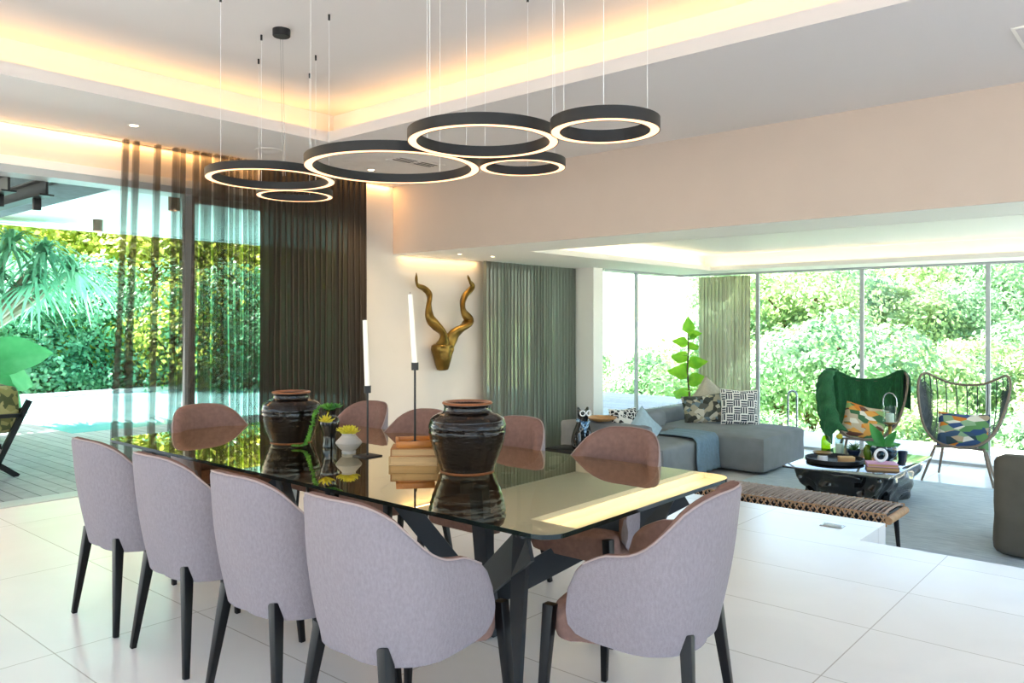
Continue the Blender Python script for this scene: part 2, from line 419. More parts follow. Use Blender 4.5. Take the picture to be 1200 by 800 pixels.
# dining ceiling: low band, lip, recess and high panel
ex, ey = -5.68, 4.18
slab('ceiling_dining', [((XW, ey, ZC), (6, YB, ZC+.025)), ((XW, -6, ZC), (ex, ey, ZC+.025)),
                        ((ex, -6, ZC-.002), (ex+.02, ey, ZC+.085)), ((ex, ey-.02, ZC-.002), (6, ey, ZC+.085)),
                        ((ex-.22, -6, ZC+.02), (ex-.2, ey+.22, 3.3)), ((ex-.22, ey+.2, ZC+.02), (6, ey+.22, 3.3)),
                        ((-7.2, -6, 3.3), (6, YB, 3.4))], M['ceil'], 'stepped ceiling with glowing recessed edge above the table')
# lounge ceiling with tray
tx, ty0, ty1 = -5.6, 6.8, 11.15
slab('ceiling_lounge', [((XW, YB+.012, ZB), (tx, 12.1, ZB+.02)), ((tx, YB+.012, ZB), (6, ty0, ZB+.02)), ((tx, ty1, ZB), (6, 12.1, ZB+.02)),
                        ((tx, ty0, ZB-.002), (tx+.015, ty1, ZB+.06)), ((tx, ty1-.015, ZB-.002), (6, ty1, ZB+.06)), ((tx, ty0, ZB-.002), (6, ty0+.015, ZB+.06)),
                        ((tx-.2, ty0-.2, ZB+.015), (tx-.18, ty1+.2, ZB+.24)), ((tx-.2, ty1+.18, ZB+.015), (6, ty1+.2, ZB+.24)), ((tx-.2, ty0-.2, ZB+.015), (6, ty0-.18, ZB+.24)),
                        ((-7.3, YB+.25, ZB+.24), (6, 12.3, ZB+.4))], M['white'], 'low white lounge ceiling with a glowing tray')
# trims round the patio door
slab('trim_1', [((-7.27, -6, 2.675), (-6.985, 5.62, 2.745))], M['white'], 'white strip above the patio door')
slab('trim_2', [((-7.24, -6, 2.615), (-7.0, 5.62, 2.675)), ((-7.24, -6, -.02), (-7.02, 5.62, .008))], M['frame'], 'grey track of the sliding patio door')

# sliding door leaves behind the sheer curtain
def glazed(name, plane, a, b, z0, z1, at, fw=.05, th=.05, lbl=None, left=True, right=True, rail=True, pm=None):
    """glazed unit; plane 'x' lies along y at x=at, plane 'y' lies along x at y=at"""
    f = MB()
    def bx(p, q, zz0, zz1, t):
        if plane == 'x': f.box((at-t/2, p, zz0), (at+t/2, q, zz1), .004, 1)
        else: f.box((p, at-t/2, zz0), (q, at+t/2, zz1), .004, 1)
    if left: bx(a-fw/2, a+fw/2, z0, z1, th)
    if right: bx(b-fw/2, b+fw/2, z0, z1, th)
    if rail:
        bx(a, b, z0, z0+fw*.7, th*.9); bx(a, b, z1-fw*.6, z1, th*.9)
    o = f.build(name, M['frame']); struct(o, lbl)
    g = MB()
    if plane == 'x': g.box((at-.004, a, z0), (at+.004, b, z1))
    else: g.box((a, at-.004, z0), (b, at+.004, z1))
    g.build('pane', pm or M['glass'], o)
    return o
glazed('door_1', 'x', 3.66, 5.55, .01, 2.62, -7.12, .1, lbl='sliding glass door pushed back behind the sheer curtain')
glazed('window_1', 'x', 7.64, 9.42, ZL, 2.2, -7.12, .06, lbl='narrow window behind the bunched grey curtain')
# lounge glass wall, left side
glazed('window_2', 'x', 9.66, 10.57, ZL, ZB, XG, .045, left=False, lbl='glass pane between white pillar and first post')
glazed('window_3', 'x', 10.57, 11.9, ZL, ZB, XG, .045, left=False, right=False, lbl='glass pane running to the frameless corner')
xs = [-6.55, -5.17, -3.617, -2.045, -.48, 1.1, 2.66, 4.2]
for i, (a, b) in enumerate(zip(xs, xs[1:])):
    glazed('window_%d' % (i+4), 'y', a, b, ZL, ZB, YF, .055, left=False,
           lbl=['glass pane behind the taupe curtain', 'glass pane behind the green draped chair', 'glass pane between the two wicker chairs', 'glass pane right of the bare wicker chair', 'glass pane beyond the armchair', 'glass pane further right of the armchair', 'glass pane at the right end of the glass wall'][i])
slab('trim_3', [((-6.6, 11.86, ZL-.02), (4.2, 11.98, ZL+.012)), ((XG-.04, 9.66, ZL-.02), (XG+.04, 11.9, ZL+.012))], M['frame'], 'grey sill track of the lounge glass')

# ------------------------------------------------------------------ curtains
def curtain(name, pts, z0, z1, mat, label, group=None, flare=None, th=0):
    """pts: list of (x, y) plan points; hung from z1 to z0, gathered a little at the top"""
    b = MB(); n = len(pts)-1; nz = 14
    def f(u, v):
        k = u*n; i = min(int(round(k)), n); x, y = pts[i]
        z = lerp(z1, z0, v)
        wob = .012*v*sin(y*9+v*5)+.008*sin(v*7+y*23)*v
        yy = y + (flare(y, v) if flare else 0)+wob
        return (x+.01*v*sin(y*31), yy, z) if not swap else (yy, x, z)
    swap = name.startswith('corner')
    b.grid(f, n, nz)
    o = b.build(name, mat, sharp=0)
    return tag(o, label, 'curtain', group)
# sheer part: flat voile broken by narrow pinched pleats
pl = []; y = 2.95
rr0 = random.Random(9)
gaps = [0.0, .07, .17, .14, .045, .11, .05, .03, .06, .03, .02, .04, .02, .03, .012, .02]
for g in gaps:
    y0 = y+g
    ns = max(2, int(g/.03))
    for k in range(ns): pl.append((-6.85+.006*sin(k*1.3+y*7), lerp(y, y0, k/ns)))
    w = rr0.uniform(.012, .026) if y < 3.85 else rr0.uniform(.03, .055)
    for k in range(25):                     # a pinch of several layers
        t = k/24; pl.append((-6.85+.05*sin(pi*t)+.03*sin(6*pi*t), y0+w*t+.024*sin(4*pi*t)))
    y = y0+w
YS = y
curtain('sheer_curtain', pl, .015, 2.985, M['sheer'], 'see-through grey voile part of the curtain with thin dark pleats, hung before the pool view',
        flare=lambda y, v: -.10*v*(1-(y-2.95)/1.1) if y < 4.05 else 0)
pl = []; rr = random.Random(3); y = YS+.03
while y < 5.52:
    lam = rr.uniform(.055, .085); A = rr.uniform(.028, .05); Bk = rr.uniform(.014, .022) if y > 4.35 else rr.uniform(.006, .014)
    for k in range(10):
        ph = 2*pi*k/10
        pl.append((-6.84+A*sin(ph), y+lam*k/10+Bk*sin(2*ph)))
    y += lam
curtain('drawn_curtain', pl, .015, 2.985, M['drape'], 'tall dark charcoal curtain gathered in close folds beside the cream wall')
pl = []; y = 7.44
while y < 9.44:
    lam = rr.uniform(.055, .08); A = rr.uniform(.03, .045); Bk = rr.uniform(.008, .016) if (y < 8.7 or y > 9.2) else 0.002
    for k in range(10):
        ph = 2*pi*k/10
        pl.append((-6.87+A*sin(ph), y+lam*k/10+Bk*sin(2*ph)))
    y += lam
curtain('lounge_curtain', pl, ZL+.015, ZB-.005, M['drape2'], 'grey-green curtain gathered between the brass horns and the white pillar')
pl = []; x = -6.1
while x < -5.2:
    lam = rr.uniform(.05, .075); A = rr.uniform(.03, .045)
    for k in range(10):
        ph = 2*pi*k/10
        pl.append((11.74+A*sin(ph), x+lam*k/10+.006*sin(2*ph)))
    x += lam
curtain('corner_curtain', pl, ZL+.015, ZB-.06, M['drape3'], 'taupe curtain gathered at the corner of the lounge glass behind the sofa')

# ------------------------------------------------------------------ dining chairs
GCH = 'dining chairs around the glass table'
TOP = [(0, .902), (.2, .892), (.34, .85), (.44, .785), (.53, .73), (.62, .70), (.70, .69), (.78, .684), (.86, .662), (.93, .637), (.972, .60), (1, .555)]
BOT = [(0, .37), (.62, .375), (.8, .383), (.9, .393), (.96, .405), (1, .43)]
def plan(a, wx=.285):
    if a < .62:
        p = a/.62*pi/2; return wx*sin(p), .27*(1-cos(p))
    return wx, .27+(a-.62)/.38*.235
def shell_pt(s, z):
    a = abs(s); sg = 1 if s >= 0 else -1
    x, y = plan(a)
    k = min(1, max(0, (z-.37)/.3)); x *= lerp(.95, 1.0, k)
    y += .11*(1-min(1, (z-.37)/.525))*max(0, 1-a/.7)
    y -= .0
    return Vector((sg*x, y-.3, z))
def inward(s, z):
    e = .01; d = shell_pt(min(1, s+e), z)-shell_pt(max(-1, s-e), z); d.z = 0; d.normalize()
    return Vector((-d.y, d.x, 0))
def chair_parts():
    t = thing('dining_chair', 'x', 'chair', group=GCH)
    b = MB(); NS = 44
    def sv(i): return -1+2*i/NS
    rows = []
    for i in range(NS+1):
        s = sv(i); a = abs(s); zt = smooth_tab(a, TOP); zb = smooth_tab(a, BOT)
        th = lerp(.06, .05, a)*min(1, (1.02-a)*14)+.006
        col = []
        n1 = 9
        for k in range(n1+1):
            z = lerp(zb, zt-.02, k/n1); p = shell_pt(s, z)
            bul = .012*sin(pi*k/n1); col.append((p-inward(s, z)*bul, 0))
        p = shell_pt(s, zt); nrm = inward(s, zt)
        col.append((p+nrm*th*.12+Vector((0, 0, -.006)), 0))
        col.append((p+nrm*th*.45, 1))
        col.append((p+nrm*th*.85+Vector((0, 0, -.008)), 1))
        zi = min(zt-.03, .45)
        for k in range(7):
            z = lerp(zt-.03, zi if zi > zb+.02 else zb+.02, k/6)
            q = shell_pt(s, z)+inward(s, z)*(th+.006*sin(pi*k/6)); col.append((q, 1))
        rows.append(col)
    V = [[b.bm.verts.new(p) for p, _ in col] for col in rows]
    for i in range(NS):
        for j in range(len(V[0])-1):
            f = b._f([V[i][j], V[i+1][j], V[i+1][j+1], V[i][j+1]])
            if f: f.material_index = 1 if rows[i][j+1][1] else 0
    for col in (V[0], V[-1]):
        m = len(col)//2
        for j in range(m-1):
            q = [col[j], col[j+1], col[-2-j], col[-1-j]]
            if len(set(q)) == 4: b._f(q)
    for i in range(NS): b._f([V[i][0], V[i][-1], V[i+1][-1], V[i+1][0]])
    o = b.build('backrest', [M['linen'], M['velvet']], t, sharp=60)
    # piping along the top edge
    b = MB(); pts = []
    for i in range(2, NS-1):
        s = sv(i); zt = smooth_tab(abs(s), TOP); pts.append(shell_pt(s, zt)+inward(s, zt)*.008+Vector((0, 0, -.004)))
    b.tube(pts, .0035, 6); b.build('piping', M['piping'], t)
    # seat
    b = MB()
    def seat(u, v):
        ang = 2*pi*u; n = 5
        cx = abs(cos(ang))**(2/n)*(1 if cos(ang) >= 0 else -1); cy = abs(sin(ang))**(2/n)*(1 if sin(ang) >= 0 else -1)
        prof = [(0, .352), (.8, .352), (.97, .358), (1, .38), (1.0, .44), (.985, .462), (.93, .475), (.6, .487), (0, .49)]
        k = v*(len(prof)-1); i = min(int(round(k)), len(prof)-1); r, z = prof[i]
        y = .075+cy*.235*r; sm_ = min(1, max(0, (y-.15)/.07)); x = cx*r*(.216+.036*sm_*sm_*(3-2*sm_))*(1-.25*max(0, -cy)**3)
        return (x, y-.0, z)
    b.grid(seat, 44, 8, cu=True)
    b.build('seat', M['velvet'], t, sharp=60)
    for sx in (-1, 1):
        b = MB(); b.bar((sx*.236, .292, .474), (sx*.275, .315, 0), .042, .042, up=(0, 1, 0), w2=.024, h2=.024, bevel=.004); b.build('leg', M['blackwood'], t)
        b = MB(); b.bar((sx*.165, -.172, .435), (sx*.24, -.215, 0), .043, .043, up=(0, 1, 0), w2=.024, h2=.024, bevel=.004); b.build('leg', M['blackwood'], t)
    return t
ch0 = chair_parts()
spots = [((-4.0, 1.80, 0), 0, 'grey armchair on the near long side of the glass table, closest to the deck'),
         ((-3.345, 1.80, 0), 0, 'grey armchair on the near long side, second from the deck end'),
         ((-2.69, 1.80, 0), 0, 'grey armchair on the near long side, third from the deck end'),
         ((-2.085, 1.80, 0), 0, 'large grey armchair nearest the camera, its curved arm in front of the steel table legs'),
         ((-4.33, 3.31, 0), pi, 'pink-backed armchair on the far long side, behind the candlestick on the glass'),
         ((-3.66, 3.21, 0), pi, 'pink-backed armchair mostly hidden behind the larger dark jar and candle'),
         ((-2.97, 3.29, 0), pi, 'pink-backed armchair on the far long side, just right of the larger jar'),
         ((-2.235, 3.28, 0), pi, 'pink-backed armchair on the far long side in front of the sofa'),
         ((-4.80, 2.68, 0), -pi/2, 'pink-backed armchair at the deck end of the table before the curtain'),
         ((-1.452, 2.464, 0), pi/2+R(10), 'grey armchair at the lounge end of the table, standing clear on white tiles')]
for i, (l, rz, lb) in enumerate(spots):
    c = ch0 if i == 0 else dup(ch0)
    place(c, l, rz, lb)

# ------------------------------------------------------------------ dining table
t = thing('dining_table', 'long bronze-tinted glass table on crossed slate-grey steel legs', 'table', (-3.285, 2.72, 0))
X0, X1, Y0, Y1, ZT = -1.695, 1.695, -.68, .68, .748
def rrect(x0, x1, y0, y1, r, n=8):
    out = []
    for cx, cy, a0 in ((x1-r, y1-r, 0), (x0+r, y1-r, 90), (x0+r, y0+r, 180), (x1-r, y0+r, 270)):
        for k in range(n+1):
            a = R(a0+90*k/n); out.append((cx+r*cos(a), cy+r*sin(a)))
    return out
b = MB(); o1 = rrect(X0, X1, Y0, Y1, .09)
vs = [b.bm.verts.new((x, y, ZT)) for x, y in o1]; b._f(vs)
vs2 = [b.bm.verts.new((x, y, ZT-.016)) for x, y in o1]; b.mi = 1
n = len(vs)
for i in range(n): b._f([vs[i], vs2[i], vs2[(i+1) % n], vs[(i+1) % n]])
b.build('tabletop', [M['tableglass'], M['tableedge']], t)
zt = ZT-.05
for sx in (1, -1):
    for sy in (1, -1):
        b = MB(); b.bar((sx*1.50, sy*.55, zt-.022), (sx*.55, sy*.02, .02), .014, .14, up=(0, 0, 1), h2=.10); b.build('diagonal_plate', M['plate'], t)
        b = MB(); b.bar((sx*1.46, sy*.54, zt), (sx*1.22, sy*.30, 0), .02, .075, up=(sx, sy*.2, 0)); b.build('leg', M['plate'], t)
    b = MB(); b.bar((sx*.80, -.06, zt), (sx*.80, .02, 0), .05, .08, up=(1, 0, 0)); b.build('leg', M['plate'], t)
    b = MB(); b.bar((sx*.80, .22, zt), (sx*1.25, -.30, .05), .014, .09, up=(0, 0, 1)); b.build('diagonal_plate', M['plate'], t)
    b = MB(); b.bar((sx*.45, -.3, zt), (sx*.75, .1, .05), .014, .09, up=(0, 0, 1)); b.build('diagonal_plate', M['plate'], t)
for x_, y_ in [(sx*a_, sy*b_) for sx in (-1, 1) for sy in (-1, 1) for a_, b_ in ((1.46, .53), (.80, .14))]:
    b = MB(); b.lathe([(0, 0), (.03, 0), (.03, .05), (0, .05)], 20, (x_, y_, ZT-.067)); b.build('glass_pad', M['plate'], t)
b = MB(); b.box((-.86, -.035, .02), (.86, .035, .05), .004); b.build('floor_bar', M['plate'], t)

# jars
def jar(name, lb, loc, H, Rm):
    t = thing(name, lb, 'jar', loc)
    prof = [(0, 0), (.67, 0), (.69, .02), (.735, .10), (.82, .22), (.905, .35), (.965, .47), (.995, .57), (1.0, .635), (.985, .70), (.94, .755), (.87, .795), (.78, .825), (.69, .842), (.63, .856), (.605, .875), (.60, .93), (.615, .95), (.62, .965)]
    b = MB()
    pp = []
    for (r0, z0), (r1, z1) in zip(prof, prof[1:]):
        for k in range(4):
            q = k/4; pp.append((lerp(r0, r1, q)*Rm*(1+.006*sin(60*lerp(z0, z1, q))), lerp(z0, z1, q)*H))
    pp.append((.62*Rm, .965*H))
    b.lathe(pp, 56); b.build('body', M['jar'], t, sharp=50)
    b = MB(); b.lathe([(.60*Rm, .963*H), (.64*Rm, .97*H), (.65*Rm, .985*H), (.63*Rm, H), (.57*Rm, H), (.55*Rm, .985*H), (.55*Rm, .96*H)], 56); b.build('rim', M['jarrim'], t)
    b = MB(); b.lathe([(.55*Rm, .965*H), (.56*Rm, .88*H), (.85*Rm, .7*H), (.6*Rm, .2*H), (0, .15*H)], 40); b.build('inside', M['jarinside'], t)
    b = MB(); b.lathe([(.60*Rm, -.0), (.688*Rm, .0), (.70*Rm, .016*H), (.66*Rm, .02*H)], 56); b.build('foot_ring', M['jarrim'], t)
    return t
jar('glazed_jar', 'larger dark brown glazed jar in front, beside the stack of books', (-2.615, 2.72, ZT), .325, .184)
jar('glazed_jar', 'dark brown glazed jar further back, beside the trailing succulent', (-4.03, 2.70, ZT), .295, .172)

# succulents
def rosette(b, c, n, r, tilt=.5, seed=0):
    q = random.Random(seed)
    for k in range(n):
        a = k*2.4; e = lerp(.15, 1.2, k/n); L = r*(1-.35*k/n)
        d = Vector((cos(a)*cos(e), sin(a)*cos(e), sin(e)))
        p0 = Vector(c); p1 = p0+d*L*.55; p2 = p0+d*L+Vector((0, 0, .1*L))
        b.tube([p0, p0+d*L*.3, p1, p0+d*L*.85, p2], [r*.05, r*.12, r*.16, r*.10, r*.015], 6, flat=.5)
t = thing('succulent_vase', 'small dark glazed vase with a green succulent trailing onto the glass', 'plant', (-3.66, 2.70, ZT))
b = MB(); b.lathe([(0, 0), (.038, 0), (.04, .01), (.034, .05), (.036, .075), (.052, .12), (.056, .145), (.05, .165), (.036, .178), (.034, .20), (.040, .212), (.034, .213), (.028, .2), (.03, .17), (0, .16)], 32)
b.build('vase', M['gloss'], t)
b = MB(); q = random.Random(5)
trail = spline([(-.01, 0, .215), (-.04, -.03, .23), (-.065, -.05, .19), (-.075, -.065, .12), (-.085, -.08, .05), (-.10, -.095, .018), (-.125, -.115, .012), (-.15, -.13, .012)], 46)
b.tube(trail, .004, 6)
for p in trail:
    for k in range(6):
        d = Vector((q.uniform(-1, 1), q.uniform(-1, 1), q.uniform(-.3, 1))).normalized()
        if p.z < .03: d.z = abs(d.z)*.5
        b.tube([p, p+d*.009, p+d*.017], [.003, .004, .001], 5)
b.build('trailing_stem', M['leafgreen'], t)
b = MB()
rosette(b, (0, 0, .215), 22, .055, seed=1); rosette(b, (.04, .02, .225), 14, .04, seed=2)
b.build('foliage', M['leafgreen'], t)
b = MB(); rosette(b, (.035, -.05, .15), 14, .06, seed=3); b.tube([(.01, -.01, .21), (.04, -.045, .19), (.035, -.05, .15)], .004, 6); b.build('yellow_rosette', M['leafyellow'], t)
t = thing('succulent_pot', 'small squat cream pot holding a yellow rosette succulent', 'plant', (-3.43, 2.655, ZT))
b = MB(); b.lathe([(0, 0), (.036, 0), (.038, .012), (.034, .016), (.05, .03), (.068, .052), (.07, .058), (.066, .066), (.045, .088), (.036, .098), (.037, .108), (.030, .108), (.028, .095), (0, .09)], 36); b.build('pot', M['cream'], t)
b = MB(); rosette(b, (0, 0, .105), 40, .066, seed=4); rosette(b, (-.045, -.02, .115), 14, .035, seed=8); b.build('foliage', M['leafyellow'], t)

# books and candlesticks
def book(lb, loc, rz, w, d, h, cover, group, name='book'):
    t = thing(name, lb, 'book', loc, rz, group)
    b = MB(); b.box((-w/2, -d/2, 0), (w/2, d/2, .004), .001); b.box((-w/2, -d/2, h-.004), (w/2, d/2, h), .001); b.box((-w/2, -d/2, .0), (-w/2+.005, d/2, h), .001); b.build('cover', cover, t)
    b = MB(); b.box((-w/2+.006, -d/2+.005, .004), (w/2-.005, d/2-.005, h-.004)); b.build('pages', M['page'], t)
    return t
gb = 'books stacked on the dining table'
BX, BY = -2.957, 2.697
book('pale book at the bottom of the stack under the tall candlestick', (BX+.01, BY, ZT), R(38), .24, .18, .042, M['page'], gb)
book('tan book in the middle of the stack under the tall candlestick', (BX-.005, BY+.01, ZT+.042), R(44), .235, .17, .038, M['cover_tan'], gb)
t = thing('wooden_tray', 'shallow orange wood dish topping the book stack', 'tray', (BX-.015, BY+.015, ZT+.08), R(50))
b = MB(); b.box((-.085, -.085, 0), (.085, .085, .012), .003)
for lo, hi in (((-.095, -.095, .006), (.095, -.08, .036)), ((-.095, .08, .006), (.095, .095, .036)), ((-.095, -.08, .006), (-.08, .08, .036)), ((.08, -.08, .006), (.095, .08, .036))): b.box(lo, hi, .003)
b.build('dish', M['cover_orange'], t)
def candle(lb, base, H, lean, ch, lb2):
    t = thing('candlestick', lb, 'candlestick', base)
    b = MB(); b.box((-.055, -.055, 0), (.055, .055, .006), .001); b.build('base', M['black'], t)
    b = MB(); b.tube([(0, 0, .005), (0, 0, H)], .0055, 10); b.build('stem', M['black'], t)
    b = MB(); b.lathe([(0, H-.004), (.018, H-.004), (.0185, H+.034), (.0145, H+.034), (.014, H+.006), (0, H+.006)], 20); b.build('cup', M['black'], t)
    c = thing('candle', lb2, 'candle', (base[0], base[1], base[2]+H+.006))
    b = MB()
    pts = [Vector((lean[0]*k/6, lean[1]*k/6, ch*k/6)) for k in range(7)]
    b.tube(pts, [.0135-.0003*k for k in range(7)], 16); b.build('wax', M['wax'], c)
    b = MB(); b.tube([pts[-1], pts[-1]+Vector((0, 0, .012))], .0012, 5); b.build('wick', M['blackwood'], c)
candle('slim black candlestick standing on the glass in front of the charcoal curtain', (-3.28, 2.66, ZT), .335, (-.012, -.008, 0), .37, 'ivory taper candle in the shorter-looking candlestick before the charcoal curtain')
candle('slim black candlestick standing on the book stack before the cream wall', (BX-.015, BY+.015, ZT+.092), .372, (-.022, -.012, 0), .37, 'ivory taper candle leaning before the cream wall, higher of the two')

# ------------------------------------------------------------------ ring pendants
def pend(lb, x, y, z, D, h=.047, w=.04):
    t = thing('ring_pendant', lb, 'pendant light', (x, y, z), 0, 'ring pendants above the dining table')
    r = D/2
    b = MB(); b.lathe([(r-.004, .001), (r, .0), (r, h), (r-.003, h+.002), (r-w, h+.002), (r-w, 0), (r-w+.004, .001), (r-w+.004, .008), (r-.004, .008), (r-.004, .001)], 96); b.build('band', M['black'], t)
    b = MB(); b.lathe([(r-.0038, .0012), (r-.0038, .007), (r-w+.0038, .007), (r-w+.0038, .0012), (r-.0038, .0012)], 96); b.build('led_diffuser', M['ringled'], t)
    top = 3.3-z
    for k in range(3):
        a = 2*pi*k/3+.7+x
        b = MB(); b.tube([((r-w/2)*cos(a), (r-w/2)*sin(a), h), ((r-w/2)*cos(a), (r-w/2)*sin(a), top)], .001, 6); b.build('wire', M['whitegloss'], t)
        b = MB(); b.tube([((r-w/2)*cos(a), (r-w/2)*sin(a), top-.035), ((r-w/2)*cos(a), (r-w/2)*sin(a), top)], .007, 10); b.build('wire_anchor', M['black'], t)
    return t
pend('wide black light ring on the far left of the cluster', -4.24, 2.70, 2.305, .755, w=.042)
pend('light ring tucked under and behind the leftmost wide ring', -4.88, 3.30, 2.345, .53, w=.036)
pend('largest light ring in the middle of the cluster', -3.125, 2.70, 2.235, .89, w=.046)
pend('large light ring above and right of the middle ring', -2.31, 2.50, 2.215, .645, w=.042)
pend('smaller light ring tucked below and behind the rings at the middle right', -2.76, 3.30, 2.28, .466, w=.038)
pend('light ring at the right end of the cluster, set apart', -1.70, 2.52, 2.17, .415, w=.04)
t = thing('pendant_canopy', 'round black ceiling canopy feeding the ring lights', 'canopy', (-4.39, 2.87, 3.3))
b = MB(); b.lathe([(0, -.045), (.05, -.045), (.055, -.04), (.055, 0), (0, 0)], 32); b.build('cap', M['black'], t)
b = MB()
for d in (-.012, .012): b.tube([(d, 0, -.045), (d+.03, .0, -.93)], .0011, 6)
b.build('feed_wire', M['chrome'], t)

# ceiling fittings
def downlight(lb, x, y, z, energy, r=.04, col=(1, .72, .42), ang=95):
    t = thing('ceiling_downlight', lb, 'downlight', (x, y, z), 0, 'recessed ceiling downlights')
    b = MB(); b.lathe([(r*.75, -.001), (r, -.004), (r*1.15, -.002), (r*1.15, 0), (r*.75, 0)], 28); b.build('trim_ring', M['white'], t)
    b = MB(); b.lathe([(0, -.0015), (r*.74, -.0015)], 28); b.build('lens', M['lamp'], t)
    if energy:
        l = bpy.data.lights.new('downlight_beam', 'SPOT'); l.energy = energy; l.color = col; l.spot_size = R(ang); l.spot_blend = .8; l.shadow_soft_size = .03
        o = bpy.data.objects.new('downlight_beam', l); C.objects.link(o); o.location = (x, y, z-.012)
downlight('downlight in the ceiling near the sheer curtain top', -6.36, 2.82, ZC, 45)
downlight('downlight framed inside the largest light ring', -6.38, 5.22, ZC, 45)
downlight('small lounge downlight just behind the beam above the horns', -6.42, 6.55, ZB, 14, .03)
downlight('small lounge downlight left of the grey-green curtain top', -6.36, 7.05, ZB, 10, .03)
t = thing('ceiling_speaker', 'flush round ceiling speaker above the left ring', 'speaker', (-6.35, 4.02, ZC))
b = MB(); b.lathe([(0, -.004), (.10, -.004), (.105, -.006), (.115, -.006), (.12, 0), (0, 0)], 48); b.build('grille', M['speaker'], t)
t = thing('air_vent', 'slotted black ceiling air vent seen through the largest ring', 'vent', (-5.74, 5.25, ZC))
b = MB(); b.box((-.12, -.28, -.004), (.12, .28, 0), .001); b.build('frame', M['ceil'], t)
b = MB()
for k, xx in enumerate((-.05, .0, .05)):
    for yy in (-.14, .13): b.box((xx-.012, yy-.11, -.0055), (xx+.012, yy+.11, -.003))
b.build('slot', M['black'], t)
t = thing('ceiling_hatch', 'square access hatch in the ceiling at the upper right edge', 'hatch', (-.52, 5.1, ZC))
b = MB(); b.box((-.22, -.2, -.008), (.22, .2, 0), .002); b.build('rim', M['white'], t)
b = MB(); b.box((-.2, -.18, -.0095), (.2, .18, -.006), .001); b.build('door_panel', M['ceil'], t)

# brass horns
t = thing('antelope_skull', 'brass antelope skull with twisting horns hung on the cream wall', 'wall sculpture', (XW, 6.72, 1.0))
def hornpts(L, sg):
    n = len(L); out = []
    for i, (y, z) in enumerate(L):
        k = i/(n-1); out.append(Vector((.13+.06*sin(k*6.0)+.03*(k), y-6.72, z-1.0)))
    return out
kl = [(6.382, 2.032), (6.428, 1.893), (6.552, 1.847), (6.623, 1.778), (6.594, 1.644), (6.58, 1.501), (6.665, 1.399), (6.765, 1.316), (6.795, 1.22), (6.785, 1.12)]
kr = [(7.253, 2.045), (7.337, 1.958), (7.391, 1.895), (7.243, 1.783), (7.166, 1.674), (7.166, 1.567), (7.228, 1.471), (7.151, 1.397), (7.0, 1.313), (6.9, 1.18)]
kl, kr = [[(y_*.984, 1.45+(z_-1.45)*.984) for y_, z_ in L] for L in (kl, kr)]
for L in (kl, kr):
    b = MB(); pts = spline(hornpts(L[::-1], 1), 70)
    n = len(pts); seg = 14; prev = None; rings = []
    for i, p in enumerate(pts):
        tn = (pts[min(i+1, n-1)]-pts[max(i-1, 0)]).normalized()
        if prev is None: prev = tn.orthogonal().normalized()
        prev = (prev-tn*prev.dot(tn)).normalized(); bb = tn.cross(prev)
        k = i/(n-1); rr_ = lerp(.072, .017, k**.9)*(1-.9*max(0, (k-.95)/.05))
        tw = k*9
        rings.append([b.bm.verts.new(p+(prev*cos(2*pi*q/seg+tw)+bb*sin(2*pi*q/seg+tw))*rr_*(1+.26*cos(2*(2*pi*q/seg))+.1*cos(2*pi*q/seg))) for q in range(seg)])
    for A, B in zip(rings, rings[1:]):
        for q in range(seg): b._f([A[q], A[(q+1) % seg], B[(q+1) % seg], B[q]])
    b._f(rings[0][::-1]); b._f(rings[-1])
    b.build('horn', M['brass'], t, sharp=70)
b = MB()
skz = [(.19, .10, .075), (.165, .145, .095), (.12, .148, .105), (.06, .125, .10), (-.02, .10, .085), (-.09, .08, .07), (-.125, .07, .055), (-.135, .045, .03)]
def sk(u, v):
    k = v*(len(skz)-1); i = min(int(k), len(skz)-2); f = k-i
    z = lerp(skz[i][0], skz[i+1][0], f); w = lerp(skz[i][1], skz[i+1][1], f); d = lerp(skz[i][2], skz[i+1][2], f)
    a = 2*pi*u; c_ = cos(a); s_ = sin(a)
    yy = abs(s_)**.8*(1 if s_ > 0 else -1)*w; xx = .125+abs(c_)**.7*(1 if c_ > 0 else -1)*d
    if c_ > 0: xx -= .035*max(0, 1-((abs(yy)-.07)/.04)**2)*(1 if .05 < z < .16 else 0)
    return (xx, yy, z)
V = b.grid(sk, 28, 14, cu=True)
b._f([c[0] for c in V]); b._f([c[-1] for c in V][::-1])
b.build('skull', M['brass'], t, sharp=70)

# floor box
t = thing('floor_socket', 'small flat grey socket cover set in the white floor by the bench', 'socket', (-1.955, 5.77, 0), 0)
b = MB(); b.box((-.075, -.05, 0), (.075, .05, .004), .001); b.build('plate', M['chrome'], t)
b = MB(); b.box((-.06, -.036, .004), (.06, .036, .0055), .0005); b.build('flap', M['frame'], t)

# ------------------------------------------------------------------ lounge
tag(None or MB().build.__self__ and (lambda b: (b.box((-4.1, 6.86, ZL), (1.2, 10.35, ZL+.014), .004), b.build('rug', M['rug']))[1])(MB()), 'faded blue-grey rug under the lounge seating', 'rug')

